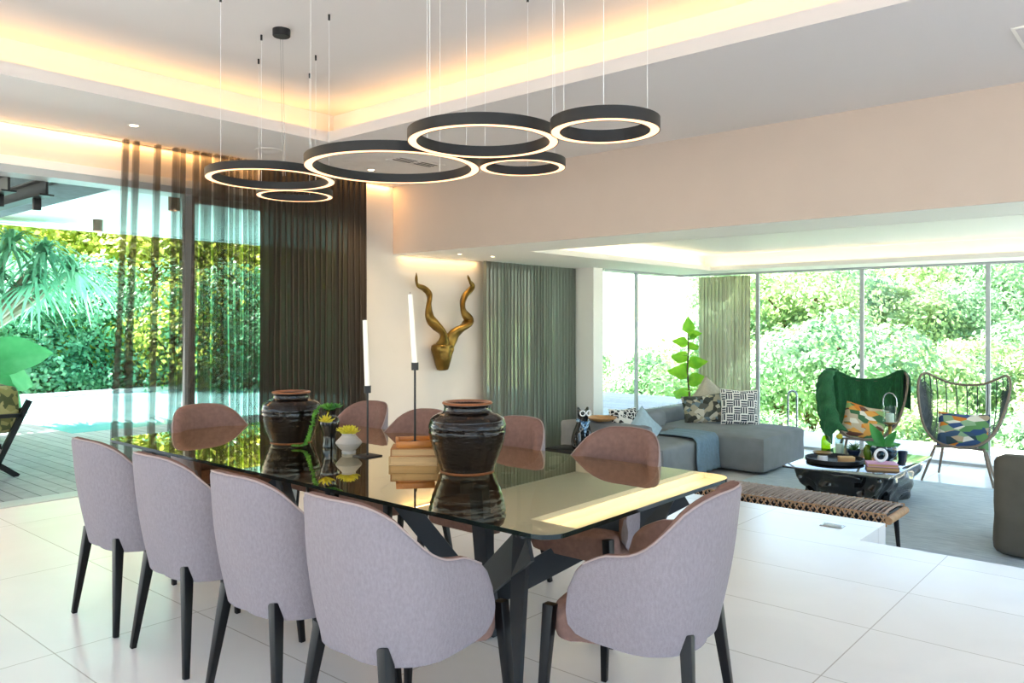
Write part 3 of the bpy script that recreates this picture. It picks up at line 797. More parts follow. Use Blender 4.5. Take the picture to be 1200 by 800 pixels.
# bench
t = thing('woven_bench', 'long bench with woven leather straps and black tapered legs behind the floor step', 'bench', (-2.55, 6.54, ZL))
bw, bd, bz = 1.62, .40, .47
b = MB()
for sy in (-1, 1): b.box((-bw/2, sy*bd/2-.03, bz-.075), (bw/2, sy*bd/2+.03, bz-.02), .012)
for sx in (-1, 1): b.box((sx*(bw/2)-.04, -bd/2, bz-.07), (sx*(bw/2)-.0, bd/2, bz-.025), .01)
b.build('frame', M['blackwood'], t)
b = MB(); n = 46
for k in range(n):
    x = -bw/2+.025+(bw-.05)*k/(n-1)
    dz = .004 if k % 2 else 0
    loop = [(x, -bd/2-.036, bz-.045), (x, -bd/2-.028, bz-.012+dz), (x, -bd/2*.5, bz+dz), (x, 0, bz+dz), (x, bd/2*.5, bz+dz), (x, bd/2+.028, bz-.012+dz), (x, bd/2+.036, bz-.045)]
    b.tube(loop, .0125, 6, flat=.5)
b.build('woven_seat', M['strap'], t)
b = MB(); n = 30
for sy in (-1, 1):
    yy = sy*(bd/2+.041)
    for k in range(n):
        x0 = -bw/2+bw*k/n; x1 = x0+bw/n
        b.tube([(x0, yy, bz-.010), (x1, yy, bz-.085)], .0052, 5); b.tube([(x1, yy+sy*.003, bz-.010), (x0, yy+sy*.003, bz-.085)], .0052, 5)
    b.tube([(-bw/2, yy, bz-.012), (bw/2, yy, bz-.006)], .005, 6); b.tube([(-bw/2, yy, bz-.088), (bw/2, yy, bz-.088)], .008, 6)
for sx in (-1, 1): b.tube([(sx*(bw/2+.008), -bd/2-.03, bz-.05), (sx*(bw/2+.008), bd/2+.03, bz-.05)], .030, 10)
b.build('edge_weave', M['strap_edge'], t)
for sx in (-1, 1):
    for sy in (-1, 1):
        b = MB(); b.tube([(sx*(bw/2-.06), sy*(bd/2-.0), bz-.03), (sx*(bw/2-.03), sy*(bd/2+.02), 0.014)], [.024, .012], 12); b.build('leg', M['blackwood'], t)

# soft boxes with slip covers
def soft(b, lo, hi, bev, amp=.012, seed=0, cuts=9, sq=.0):
    lo, hi = Vector(lo), Vector(hi); c = (lo+hi)/2; d = (hi-lo)/2
    tmp = bmesh.new(); bmesh.ops.create_cube(tmp, size=2); bmesh.ops.subdivide_edges(tmp, edges=tmp.edges, cuts=cuts, use_grid_fill=True)
    mp = {}
    for v in tmp.verts:
        p = Vector((v.co.x*d.x, v.co.y*d.y, v.co.z*d.z))
        q = Vector([max(-d[i]+bev, min(d[i]-bev, p[i])) for i in range(3)])
        dr = p-q
        # rounding
        if dr.length > 1e-6:
            k = sum(1 for i in range(3) if abs(dr[i]) > 1e-6)
            p = q+dr.normalized()*bev
        nrm = (p-q).normalized() if (p-q).length > 1e-6 else Vector((0, 0, 0))
        pil = 0
        w = noise.noise((p+c+Vector((seed*3.1, 0, 0)))*5)*amp+noise.noise((p+c)*Vector((14, 14, 3)).x*.6)*amp*.4
        p = p+nrm*w+Vector((0, 0, sq*(1-(v.co.x)**2)*(1-(v.co.y)**2) if v.co.z > .99 else 0))
        mp[v] = b.bm.verts.new(p+c)
    for f in tmp.faces: b._f([mp[v] for v in f.verts])
    tmp.free()
t = thing('corner_sofa', 'grey slipcovered corner sofa under the lounge windows', 'sofa', (0, 0, ZL))
b = MB(); soft(b, (-5.95, 8.0, .03), (-5.70, 10.9, .66), .07, .012, 1, 18); b.build('backrest', M['sofa'], t)
b = MB(); soft(b, (-5.95, 7.82, .03), (-4.74, 8.04, .70), .06, .012, 2, 12); b.build('armrest', M['sofa'], t)
b = MB(); soft(b, (-5.72, 8.05, .03), (-4.62, 9.36, .44), .06, .01, 3, 12, .03); b.build('seat', M['sofa'], t)
b = MB(); soft(b, (-5.72, 9.40, .03), (-4.0, 10.75, .48), .06, .01, 4, 14, .03); b.build('chaise', M['sofa'], t)
b = MB(); soft(b, (-5.7, 10.72, .03), (-4.75, 10.95, .60), .06, .01, 6, 12); b.build('backrest', M['sofa'], t)
b = MB(); soft(b, (-5.78, 8.5, .44), (-5.5, 9.7, .70), .09, .015, 5, 12); b.build('back_cushion', M['sofa'], t)
# throw draped on the seat edge
def drape(u, v):
    y = lerp(8.78, 9.36, u)+.03*sin(v*6)
    prof = [(-5.2, .488), (-4.9, .492), (-4.66, .48), (-4.60, .43), (-4.585, .3), (-4.575, .16), (-4.57, .06)]
    k = v*(len(prof)-1); i = min(int(k), len(prof)-2); f = k-i
    x = lerp(prof[i][0], prof[i+1][0], f)+.010*sin(u*26)*(v > .5); z = lerp(prof[i][1], prof[i+1][1], f)+.004*sin(u*20)
    return (x+.006, y, z+ZL)
b = MB(); b.grid(drape, 30, 18); o = b.build('sofa_throw', M['throwblue'], sharp=0)
tag(o, 'steel blue throw hanging over the sofa seat front', 'throw')
sol = o.modifiers.new('thick', 'SOLIDIFY'); sol.thickness = .008

def cushion(lb, loc, w, h, T, mat, rot, group='sofa cushions', name='cushion', edge=None):
    t = thing(name, lb, 'cushion', loc, 0, group); t.rotation_euler = rot
    b = MB()
    n = 18
    def side(sg):
        def f(u, v):
            x, z = 2*u-1, 2*v-1
            k = max(0, (1-x*x))**.42*max(0, (1-z*z))**.42
            pin = 1-.07*(1-abs(x))*(abs(z)**3)-.07*(1-abs(z))*(abs(x)**3)*0
            px = x*w/2*(1-.10*(1-x*x*0)*(1-abs(z))*(abs(x)**2)*.6); pz = z*h/2*(1-.10*(1-abs(x))*(abs(z)**2))
            return (px, sg*(T/2*k+.002), pz+.004*noise.noise(Vector((px*9, sg, pz*9))))
        return f
    b.grid(side(1), n, n); b.grid(side(-1), n, n)
    bmesh.ops.remove_doubles(b.bm, verts=b.bm.verts, dist=.0045)
    b.build('cover', mat, t, sharp=0)
    b = MB(); pts = []
    f = side(1)
    for k in range(n): pts.append(f(k/n, 0))
    for k in range(n): pts.append(f(1, k/n))
    for k in range(n): pts.append(f(1-k/n, 1))
    for k in range(n): pts.append(f(0, 1-k/n))
    pts = [(p[0], 0, p[2]) for p in pts]
    b.tube(pts, .006, 6, closed=True); b.build('seam', edge or mat, t)
    return t
Rz = lambda rx, ry, rz: (R(rx), R(ry), R(rz))
cushion('white cushion with navy dash pattern standing on the chaise', (-4.74, 10.3, .275), .50, .50, .16, M['dash'], Rz(-14, 2, 38), edge=M['white'])
cushion('grey cushion with shadowy leaf print, left of the dash cushion', (-5.2, 10.15, .235), .56, .40, .16, M['leopard'], Rz(-20, -6, 36))
cushion('plain beige cushion propped in the sofa corner behind the others', (-5.25, 10.45, .36), .46, .46, .15, M['beige'], Rz(-20, 38, 40))
cushion('white cushion with black spots beside the sofa arm', (-5.52, 8.66, .14), .44, .42, .15, M['spots'], Rz(-22, 0, 72))
cushion('pale blue cushion leaning by the sofa arm', (-5.1, 8.42, .14), .40, .40, .13, M['bluecush'], Rz(-18, 45, 60))

# dog figure, its stand, and a wooden bowl on the arm
t = thing('side_table', 'low black side table at the near end of the sofa', 'table', (-5.50, 7.58, ZL))
b = MB(); b.box((-.34, -.19, .37), (.34, .19, .41), .008); b.build('top', M['blackwood'], t)
b = MB(); b.box((-.32, -.17, .16), (.32, .17, .19), .005); b.build('shelf', M['blackwood'], t)
for sx in (-1, 1):
    for sy in (-1, 1):
        b = MB(); b.box((sx*.32-.018, sy*.17-.018, 0), (sx*.32+.018, sy*.17+.018, .372), .003); b.build('leg', M['blackwood'], t)
t = thing('dog_statue', 'glossy black sitting dog figure with white round glasses and blue neckerchief', 'statue', (-5.44, 7.60, ZL+.41), R(58)); t.scale = (1.12,)*3
b = MB()
body = bpy.data.meshes.new('body')
def skin(name, verts, edges, radii, mat, parent, sub=2):
    me = bpy.data.meshes.new(name); me.from_pydata(verts, edges, [])
    o = bpy.data.objects.new(name, me); C.objects.link(o); o.parent = parent
    sm = o.modifiers.new('skin', 'SKIN'); sm.use_smooth_shade = True
    for i, r in enumerate(radii):
        v = me.skin_vertices[0].data[i]; v.radius = r if isinstance(r, tuple) else (r, r)
    me.skin_vertices[0].data[0].use_root = True
    s2 = o.modifiers.new('sub', 'SUBSURF'); s2.levels = sub; s2.render_levels = sub
    me.materials.append(mat); return o
# -y is forward
dv = [(0, .05, .085), (0, .03, .17), (0, 0, .25), (0, -.01, .315), (0, -.03, .365), (0, -.09, .355),   # spine, neck, head, muzzle
      (.055, -.04, .19), (.06, -.06, .09), (.06, -.085, .015), (-.055, -.04, .19), (-.06, -.06, .09), (-.06, -.085, .015),
      (.075, .03, .06), (.085, -.05, .022), (-.075, .03, .06), (-.085, -.05, .022),
      (.045, -.01, .40), (.055, -.01, .445), (-.045, -.01, .40), (-.055, -.01, .445), (0, .12, .04), (.0, .16, .06)]
de = [(0, 1), (1, 2), (2, 3), (3, 4), (4, 5), (2, 6), (6, 7), (7, 8), (2, 9), (9, 10), (10, 11), (0, 12), (12, 13), (0, 14), (14, 15), (4, 16), (16, 17), (4, 18), (18, 19), (0, 20), (20, 21)]
dr = [.085, .085, .075, .05, .062, .04, .035, .028, .028, .035, .028, .028, .055, .026, .055, .026, .024, .010, .024, .010, .02, .01]
bpy.data.meshes.remove(body); b.bm.free()
skin('body', dv, de, dr, M['gloss'], t)
b = MB()
for sx in (-1, 1):
    pts = [(sx*.034+.026*cos(2*pi*k/20), -.095+abs(sx*.034+.026*cos(2*pi*k/20))*.25, .385+.026*sin(2*pi*k/20)) for k in range(20)]
    b.tube(pts, .007, 6, closed=True)
b.tube([(-.012, -.098, .385), (.012, -.098, .385)], .005, 6)
b.build('glasses', M['whitegloss'], t)
b = MB(); b.lathe([(.058, .285), (.068, .295), (.066, .312), (.052, .325)], 24)
b.grid(lambda u, v: ((2*u-1)*.055*(1-v), -.062-.035*(1-v*.4)+.02*abs(2*u-1), .30-.16*v), 8, 8)
b.build('neckerchief', M['scarf'], t)
t = thing('wooden_bowl', 'shallow round honey-wood bowl on the sofa arm beside the dog figure', 'bowl', (-5.40, 7.93, ZL+.712))
b = MB(); b.lathe([(0, 0), (.09, 0), (.15, .02), (.19, .045), (.185, .05), (.14, .028), (.08, .012), (0, .01)], 40); b.build('bowl', M['wood'], t)

# fiddle leaf fig
t = thing('fiddle_leaf_fig', 'tall fiddle-leaf fig with lime leaves before the corner glass', 'plant', (-6.08, 11.35, ZL))
b = MB(); b.lathe([(0, 0), (.13, 0), (.16, .02), (.19, .36), (.195, .38), (.175, .38), (.17, .33), (0, .32)], 32); b.build('pot', M['cream'], t)
tr = spline([(0, 0, .3), (.02, .01, .7), (-.01, 0, 1.1), (.0, .01, 1.5), (-.01, 0, 1.78)], 24)
b = MB(); b.tube(tr, [lerp(.02, .008, k/24) for k in range(25)], 8); b.build('stem', M['bark'], t)
def bigleaf(b, base, d, up, L, W, curl=.25, lobes=True):
    base = Vector(base); d = Vector(d).normalized(); up = Vector(up); s = d.cross(up).normalized(); n = s.cross(d).normalized()
    def f(u, v):
        q = 2*u-1
        w = W*(sin(pi*min(1, v*1.02)**.8)**.8)*(1+.18*sin(v*5+.5)) if lobes else W*sin(pi*v**.8)**.9
        return base+d*L*v+s*q*w/2+n*(-curl*L*v*v+.12*abs(q)*w-.02*L*sin(v*18)*abs(q))
    b.grid(f, 6, 12)
q = random.Random(11)
hts = [(.95, .34, .0), (1.0, .36, 2.2), (1.06, .34, 4.0), (1.22, .32, .6), (1.30, .32, 3.3), (1.36, .30, 5.3), (1.48, .26, 1.2), (1.55, .26, 3.9), (1.62, .24, 5.6), (1.68, .22, .4), (.8, .34, 5.2), (.72, .34, 3.0), (1.12, .34, 2.9), (.62, .3, 5.9)]
for z, L, a in hts:
    b = MB(); bigleaf(b, (0, 0, z), (cos(a), sin(a), .30), (.42, -.78, .55), L, L*.66); b.build('leaf', M['figleaf'], t, sharp=0)
b = MB(); bigleaf(b, (0, 0, 1.72), (.05, -.1, 1), (.75, -.65, 0), .27, .19, curl=.05); b.build('leaf', M['figleaf'], t, sharp=0)
# arched steel rail outside
t = thing('pool_handrail', 'slim arched steel rail standing outside the glass by the taupe curtain', 'handrail', (-4.85, 12.3, -.55))
b = MB(); b.tube([(0, 0, 0), (0, 0, .85)]+[(.07-.07*cos(pi*k/8), 0, .85+.07*sin(pi*k/8)) for k in range(1, 8)]+[(.14, 0, .85), (.14, 0, 0)], .018, 10); b.build('rail', M['chrome'], t)

# coffee table
t = thing('coffee_table', 'square glossy black root-wood coffee table with a black glass top', 'table', (-2.69, 8.76, ZL+.014))
b = MB(); b.box((-.51, -.80, .40), (.51, .80, .42), .003); b.build('tabletop', M['blackglass'], t)
b = MB()
def root(u, v):
    a = 2*pi*u
    cx = abs(cos(a))**.42*(1 if cos(a) >= 0 else -1); cy = abs(sin(a))**.42*(1 if sin(a) >= 0 else -1)
    z = .004+.393*v
    k = lerp(.70, .98, min(1, v*1.15)**.8)
    d = noise.noise(Vector((cx*3.6, cy*4.2, z*6)))*.22+noise.noise(Vector((cx*9, cy*11, z*9)))*.13
    k += d*(1-.5*v)
    return (cx*.47*k, cy*.75*k, z)
V = b.grid(root, 120, 18, cu=True); b._f([c[-1] for c in V]); b._f([c[0] for c in V][::-1])
b.build('root_base', M['gloss'], t, sharp=0)
ZTB = ZL+.434
t = thing('round_tray', 'round black tray with raised rim on the coffee table', 'tray', (-2.86, 8.50, ZTB))
b = MB(); b.lathe([(0, 0), (.265, 0), (.285, .012), (.29, .05), (.28, .052), (.272, .014), (0, .01)], 56); b.build('tray', M['black'], t)
def lathe_thing(name, lb, cat, loc, prof, mat, part, seg=32, group=None):
    t = thing(name, lb, cat, loc, 0, group); b = MB(); b.lathe(prof, seg); b.build(part, mat, t); return t
t = lathe_thing('pedestal_dish', 'small gilt dish on a white foot at the left of the round tray', 'dish', (-2.96, 8.44, ZTB+.0145), [(0, 0), (.05, 0), (.052, .035), (.045, .06), (0, .06)], M['whitegloss'], 'foot')
b = MB(); b.lathe([(0, .058), (.06, .06), (.085, .075), (.10, .085), (.098, .09), (.06, .07), (0, .066)], 32); b.build('bowl', M['brass'], t)
t = thing('wooden_box', 'small pale wooden box lying on the round tray', 'box', (-2.72, 8.44, ZTB+.0145), R(35))
b = MB(); b.box((-.075, -.045, 0), (.075, .045, .05), .004); b.build('base', M['wood'], t)
b = MB(); b.box((-.077, -.047, .05), (.077, .047, .068), .004); b.build('lid', M['page'], t)
gb2 = 'books stacked on the coffee table'
book('brown book under the pink book on the coffee table', (-2.36, 8.40, ZTB), R(20), .30, .22, .035, M['cover_brown'], gb2)
book('pink book on top of the coffee table stack', (-2.37, 8.41, ZTB+.035), R(24), .28, .21, .03, M['cover_pink'], gb2)
t = thing('ring_ornament', 'clear glass ring ornament standing on the pink book', 'ornament', (-2.38, 8.42, ZTB+.065), R(40))
b = MB(); b.tube([(.058*cos(2*pi*k/32), 0, .07+.058*sin(2*pi*k/32)) for k in range(32)], .014, 10, closed=True); b.build('ring', M['whitegloss'], t)
b = MB(); b.ball((0, 0, .07), (.042, .02, .042), 20, 12); b.build('glass_disc', M['clear'], t)
lathe_thing('lime_bottle', 'lime green glass bottle at the far left of the coffee table', 'bottle', (-3.12, 9.0, ZTB), [(0, 0), (.045, 0), (.05, .02), (.05, .15), (.035, .19), (.03, .2), (0, .2)], M['limeglass'], 'body')
t = lathe_thing('candle_glass', 'clear glass cup with a yellow candle beside the lime bottle', 'glass', (-2.98, 9.02, ZTB), [(.0, 0), (.04, 0), (.045, .02), (.05, .19), (.047, .19), (.042, .022), (0, .012)], M['clear'], 'cup')
b = MB(); b.lathe([(0, .013), (.038, .013), (.04, .12), (0, .12)], 20); b.build('candle', M['wax'], t)
b = MB(); b.ball((0, 0, .20), (.035, .035, .03)); b.build('bloom', M['leafyellow'], t)
t = thing('spiky_plant', 'small spiky green plant in a navy pot behind the tray', 'plant', (-2.83, 9.03, ZTB))
b = MB(); b.lathe([(0, 0), (.05, 0), (.075, .06), (.07, .075), (.06, .06), (0, .05)], 24); b.build('pot', M['navy'], t)
b = MB(); q = random.Random(21)
for k in range(34):
    a = q.uniform(0, 2*pi); e = q.uniform(.3, 1.4); L = q.uniform(.09, .16); d = Vector((cos(a)*cos(e), sin(a)*cos(e), sin(e)))
    b.tube([Vector((0, 0, .06)), Vector((0, 0, .06))+d*L*.6, Vector((0, 0, .055))+d*L-Vector((0, 0, .03))], [.006, .006, .001], 5, flat=.4)
b.build('foliage', M['leafgreen'], t)
lathe_thing('olive_vase', 'small olive glass bud vase between the spiky plant and orchid', 'vase', (-2.68, 9.02, ZTB), [(0, 0), (.035, 0), (.05, .05), (.045, .10), (.028, .13), (.03, .14), (0, .14)], M['oliveglass'], 'body')
t = thing('orchid_pot', 'blue swirled ceramic bowl with broad orchid leaves', 'plant', (-2.52, 9.02, ZTB))
b = MB(); b.lathe([(0, 0), (.08, 0), (.12, .04), (.14, .10), (.13, .145), (.12, .15), (.12, .13), (0, .12)], 36, fn=None); b.build('pot', M['potblue'], t)
for dx, e, L in ((-.55, 1.0, .30), (.5, .7, .24), (.95, .25, .2), (-.95, .35, .2)):
    b = MB(); bigleaf(b, (0, 0, .12), (dx*.76, dx*.65, e), (.27, -.96, .3), L, L*.36, .15, False); b.build('leaf', M['darkleaf'], t, sharp=0)
lathe_thing('navy_cup', 'small navy cup right of the orchid bowl', 'cup', (-2.36, 9.12, ZTB), [(0, 0), (.04, 0), (.05, .09), (.045, .09), (.036, .01), (0, .01)], M['navy'], 'body')
t = thing('hurricane_lantern', 'gilt-stemmed hurricane lantern with clear glass and a hooped handle', 'lantern', (-2.53, 9.28, ZTB))
b = MB(); b.lathe([(0, 0), (.07, 0), (.075, .012), (.03, .03), (.014, .06), (.02, .14), (.045, .16), (.03, .19), (.014, .22), (.02, .33), (.065, .36), (.065, .372), (0, .372)], 28); b.build('stand', M['brass'], t)
b = MB(); b.lathe([(.066, .372), (.07, .375), (.07, .55), (.068, .55), (.066, .375)], 32); b.build('glass_shade', M['clear'], t)
b = MB(); b.tube([(-.07, 0, .54)]+[(-.07*cos(pi*k/10), 0, .60+.09*sin(pi*k/10)) for k in range(11)]+[(.07, 0, .54)], .006, 8); b.build('handle', M['chrome'], t)
lathe_thing('pillar_candle', 'short white pillar candle inside the hurricane lantern', 'candle', (-2.53, 9.28, ZTB+.372), [(0, 0), (.04, 0), (.042, .09), (.038, .095), (0, .093)], M['wax'], 'wax')

# olive armchair at the right edge
t = thing('lounge_armchair', 'olive-grey slipcovered armchair cut off by the right edge of the view', 'armchair', (0, 0, ZL))
b = MB(); soft(b, (-1.24, 7.36, .03), (-.2, 7.62, .83), .08, .01, 7, 14); b.build('backrest', M['armchair'], t)
b = MB(); soft(b, (-1.24, 7.58, .03), (-1.0, 8.4, .62), .07, .01, 8, 12); b.build('armrest', M['armchair'], t)
b = MB(); soft(b, (-.44, 7.58, .03), (-.2, 8.4, .62), .07, .01, 9, 12); b.build('armrest', M['armchair'], t)
b = MB(); soft(b, (-1.02, 7.58, .03), (-.42, 8.4, .45), .06, .01, 10, 12, .03); b.build('seat', M['armchair'], t)

# wicker cocoon chairs; -y is forward
RIM = [(0, -.30, .42), (.22, -.28, .46), (.38, -.20, .60), (.47, -.08, .82), (.52, .06, 1.06), (.515, .16, 1.2), (.46, .24, 1.245), (.36, .30, 1.20), (.20, .345, 1.13), (0, .36, 1.105)]
def rim_l(k): return RIMS[k]
RIM = [(x*.93, y, z) for x, y, z in RIM]
RIMS = spline(RIM, 60)
SM = .47
def rim_at(s):
    i = max(0, min(1, s))*60; a = min(int(i), 59); return RIMS[a].lerp(RIMS[a+1], i-a)
def cocoon_pt(t, w):
    """bowl point: w -1..1 across, t 0 at the seat front edge .. 1 at the top edge; the middle sags down and back"""
    m = abs(w); sg = 1 if w >= 0 else -1
    B = rim_at(SM*m**1.15); T = rim_at(1-(1-SM)*m**1.05)
    p = B.lerp(T, t); c = max(0, 1-w*w)**.75; f = (4*t*(1-t))**.8
    return Vector((sg*p.x, p.y+.30*f*c, p.z-.25*f*c*(1-.45*t)))
def cocoon(lb, loc, rz, group='wicker cocoon chairs by the glass'):
    t = thing('wicker_chair', lb, 'chair', loc, rz, group)
    b = MB(); pts = [p for p in RIMS]+[Vector((-p.x, p.y, p.z)) for p in RIMS[::-1][1:-1]]
    b.tube(pts, .015, 8, closed=True); b.build('rim', M['rattan_rim'], t)
    b = MB()
    for w in [-.84, -.70, -.55, -.42, -.28, -.14, 0, .14, .28, .42, .55, .70, .84]:
        b.tube([cocoon_pt(k/24, w) for k in range(25)], .0065, 5)
    for sg in (-1, 1):                      # dense slanting strands in both wings
        for k in range(19):
            t0 = .30+.66*k/18
            b.tube([cocoon_pt(max(.04, t0-.16*j/8), sg*lerp(.985, .50, j/8)) for j in range(9)], .006, 5)
            if k % 2: b.tube([cocoon_pt(min(.99, t0+.10*j/6), sg*lerp(.98, .66, j/6)) for j in range(7)], .006, 5)
    for k in range(13):
        t_ = .03+.42*k/12
        b.tube([cocoon_pt(t_, -.98+1.96*j/24) for j in range(25)], .006, 5)
    b.build('woven_shell', M['rattan'], t)
    b = MB()
    b.tube([(-.26, -.16, .40), (.26, -.16, .40)], .012, 8); b.tube([(-.22, .16, .37), (.22, .16, .37)], .012, 8)
    b.tube([(-.25, -.16, .40), (-.22, .16, .37)], .012, 8); b.tube([(.25, -.16, .40), (.22, .16, .37)], .012, 8)
    b.tube([(-.22, .16, .37), (-.2, .16, .40)], .012, 8)
    b.build('seat_frame', M['rattan_rim'], t)
    for sx in (-1, 1):
        b = MB(); b.tube([(sx*.25, -.16, .41), (sx*.37, -.34, .0)], [.017, .013], 10); b.build('leg', M['rattan_rim'], t)
        b = MB(); b.tube([(sx*.22, .16, .38), (sx*.30, .34, .0)], [.017, .013], 10); b.build('leg', M['rattan_rim'], t)
    return t
c1 = cocoon('bare wicker cocoon chair with open strands, right of the draped one', (-2.12, 10.72, ZL+.014), R(3))
c2 = dup(c1); place(c2, (-3.20, 10.65, ZL+.014), R(14), 'wicker cocoon chair covered by an emerald throw')
cushion('tropical print cushion on the bare wicker chair', (-2.10, 10.69, .145), .54, .44, .16, M['print2'], Rz(-20, 0, 3), 'cushions on the wicker chairs')
cushion('tropical print cushion against the emerald throw', (-3.20, 10.60, .16), .50, .46, .16, M['print'], Rz(-20, 12, 14), 'cushions on the wicker chairs')
# emerald throw over the left chair
b = MB()
def throw(u, v):
    # u across the chair, v from the seat up the inside, over the top edge and down outside
    w = lerp(-.97, .74, u)
    fold = .022*sin(u*44+2.5*v)+.012*sin(u*21+2)
    k = min(1, max(0, (-w-.25)/.55)); t0 = lerp(.34, .0, k*k*(3-2*k))
    out = Vector((sin(w*1.45), cos(w*1.45)*.8, 0)).normalized()
    if v < .68:
        t = lerp(t0, 1.0, v/.68); p = cocoon_pt(t, w)
        inn = Vector((-out.x*.5, -1, .3)).normalized()
        e = min(1, 4*t*(1-t)*2.5)
        return p+inn*(.03+fold*e)+Vector((0, 0, .022*max(0, (t-.8)/.2)))
    q = (v-.68)/.32
    p = cocoon_pt(1, w)
    return p+out*(-.03+.085*min(1, q*3.2)+fold*q*1.2)+Vector((0, -.02*(1-min(1, q*3)), .026+.022*sin(pi*min(1, q*2.6))-q*q*.25-q*.25*(1+.15*sin(u*13))))
b.grid(throw, 110, 60)
def lap(u, v):
    # lower left lap of the throw, carried over the front of the wing and hanging outside it
    p = rim_at(lerp(.16, .66, u)); q = min(1, v*1.8)
    f = .016*sin(u*34+2*v)
    return Vector((-p.x+.10-.20*q+f*.5, p.y-.005-.055*sin(pi*min(1, .15+.75*q))+f, p.z+.02*sin(pi*q)-.30*max(0, v-.4)*(1+.5*u)))
b.grid(lap, 50, 18)
o = b.build('chair_throw', M['greenthrow'], sharp=0)
o.location = (-3.20, 10.65, ZL+.014); o.rotation_euler = (0, 0, R(14))
sol = o.modifiers.new('thick', 'SOLIDIFY'); sol.thickness = .012; sol.offset = 1
tag(o, 'emerald green velvet throw draped over the left wicker chair', 'throw')

# ------------------------------------------------------------------ outside, patio and pool
slab('floor_deck', [((-11.3, -8, -.16), (-7.1, 14, -.03)), ((-18, -8, -.16), (-11.3, 4.2, -.03))], M['deck'], 'grey timber deck between the house and the pool')
slab('floor_bounce_terrace', [((6, -14, -.7), (18, 24, -.1)), ((-7.1, -16, -.7), (6, -6, -.1)), ((-7.1, 12.0, -.7), (6, 14.2, -.5))], M['tile_out'], 'pale terrace added around the house to bounce daylight')  # ground slabs added round the house to bounce daylight back indoors
slab('pool_water', [((-17.5, 4.2, -.5), (-11.3, 14, -.07))], M['water'], 'turquoise swimming pool beyond the deck')
slab('trim_4', [((-17.8, 4.0, -.6), (-17.5, 14, .0))], M['whitegloss'], 'pale far edge of the pool')
slab('roof_patio', [((-14.5, 3.02, 3.05), (-7.25, 14, 3.4)), ((-14.5, -8, 3.3), (-7.25, 3.02, 3.5)), ((-14.7, -8, 3.03), (-14.5, 14, 3.5))], M['outceil'], 'pale patio roof over the deck')
slab('trim_5', [((-14.4, 2.62, 2.63), (-7.25, 3.06, 3.0))], M['slate'], 'blue-grey panel under the patio roof')
slab('roof_house', [((-7.3, -6.2, 3.41), (6.2, 12.4, 3.6))], M['ceil'], 'flat roof of the house')
for yy, lb in ((2.56, 'black steel beam under the patio roof, nearer the grey panel'), (2.28, 'black steel beam under the patio roof, further from the grey panel')):
    t = thing('steel_beam', lb, 'beam', (-9.65, yy-.06, 2.50), 0, 'steel beams under the patio roof')
    b = MB(); b.box((-2.4, -.055, 0), (2.4, .055, .014)); b.box((-2.4, -.055, .126), (2.4, .055, .14)); b.box((-2.4, -.01, .012), (2.4, .01, .128)); b.build('flange', M['frame_dark'], t)
    b = MB(); b.box((2.15, -.03, -.10), (2.19, .03, .0), .004); b.build('bracket', M['frame_dark'], t)
for x, y, lb in ((-13.05, 5.23, 'brown cylinder light under the patio roof, over the pool edge'), (-9.90, 4.90, 'brown cylinder light under the patio roof, seen through the sheer curtain')):
    t = thing('cylinder_light', lb, 'outdoor light', (x, y, 2.87), 0, 'cylinder lights under the patio roof')
    b = MB(); b.lathe([(.06, 0), (.072, .0), (.072, .18), (0, .18), (0, .02), (.055, .02), (.055, 0)], 28); b.build('housing', P('rusty_brown_metal', '#6b5244', .6), t)
    b = MB(); b.lathe([(0, .012), (.054, .012)], 24); b.build('lens', M['lamp'], t)

# patio lounge chair at the left edge; its front faces -y, right side seen
t = thing('patio_chair', 'black framed patio chair with olive floral cushion at the left edge on the deck', 'chair', (-8.9, 2.40, -.03), R(0))
for sx in (-1, 1):
    b = MB(); b.bar((sx*.32, .40, .72), (sx*.32, .12, .12), .05, .05); b.bar((sx*.32, .12, .14), (sx*.32, .30, 0), .05, .05); b.bar((sx*.32, .10, .1), (sx*.32, -.40, .1), .05, .04); b.bar((sx*.32, -.4, .1), (sx*.32, -.45, .62), .05, .05); b.bar((sx*.32, -.45, .6), (sx*.32, .33, .58), .05, .035)
    b.build('side_frame', M['frame_dark'], t)
b = MB(); b.bar((-.32, .14, .3), (.32, .14, .3), .05, .05); b.bar((-.32, -.40, .3), (.32, -.40, .3), .05, .05); b.bar((-.32, .36, .62), (.32, .36, .62), .05, .05); b.build('cross_frame', M['frame_dark'], t)
b = MB(); soft(b, (-.29, -.42, .31), (.29, .16, .45), .05, .006, 12, 8); b.build('seat_cushion', M['patiofab'], t)
b = MB(); soft(b, (-.29, .12, .42), (.29, .34, .86), .07, .008, 13, 8); b.build('back_cushion', M['patiofab'], t)
# elephant ear plant
t = thing('elephant_ear_plant', 'big-leaved elephant ear plant behind the patio chair', 'plant', (-11.55, 3.2, -.03))
b = MB(); b.lathe([(0, 0), (.22, 0), (.27, .35), (.25, .36), (.24, .3), (0, .3)], 24); b.build('pot', M['tile_out'], t)
for k, (a, e, L, W, z) in enumerate(((.9, .3, .75, .55, 1.0), (1.6, -.2, .7, .5, .85), (.3, -.4, .55, .42, .75), (2.6, .3, .65, .5, 1.1), (4.0, .2, .7, .5, 1.0), (5.2, .1, .6, .46, .8), (1.2, -.8, .6, .4, .62))):
    p = Vector((.16*cos(a), .16*sin(a), z))
    b = MB(); b.tube(spline([(0, 0, .3), (p.x*.4, p.y*.4, z*.7), p], 8), .016, 6); st = b.build('stalk', M['taro'], t)
    b = MB(); bigleaf(b, p-Vector((cos(a), sin(a), e))*.12, (cos(a), sin(a), e), (.8, -.25, .5), L, W, .35, False); b.build('leaf', M['taro'], t, sharp=0)
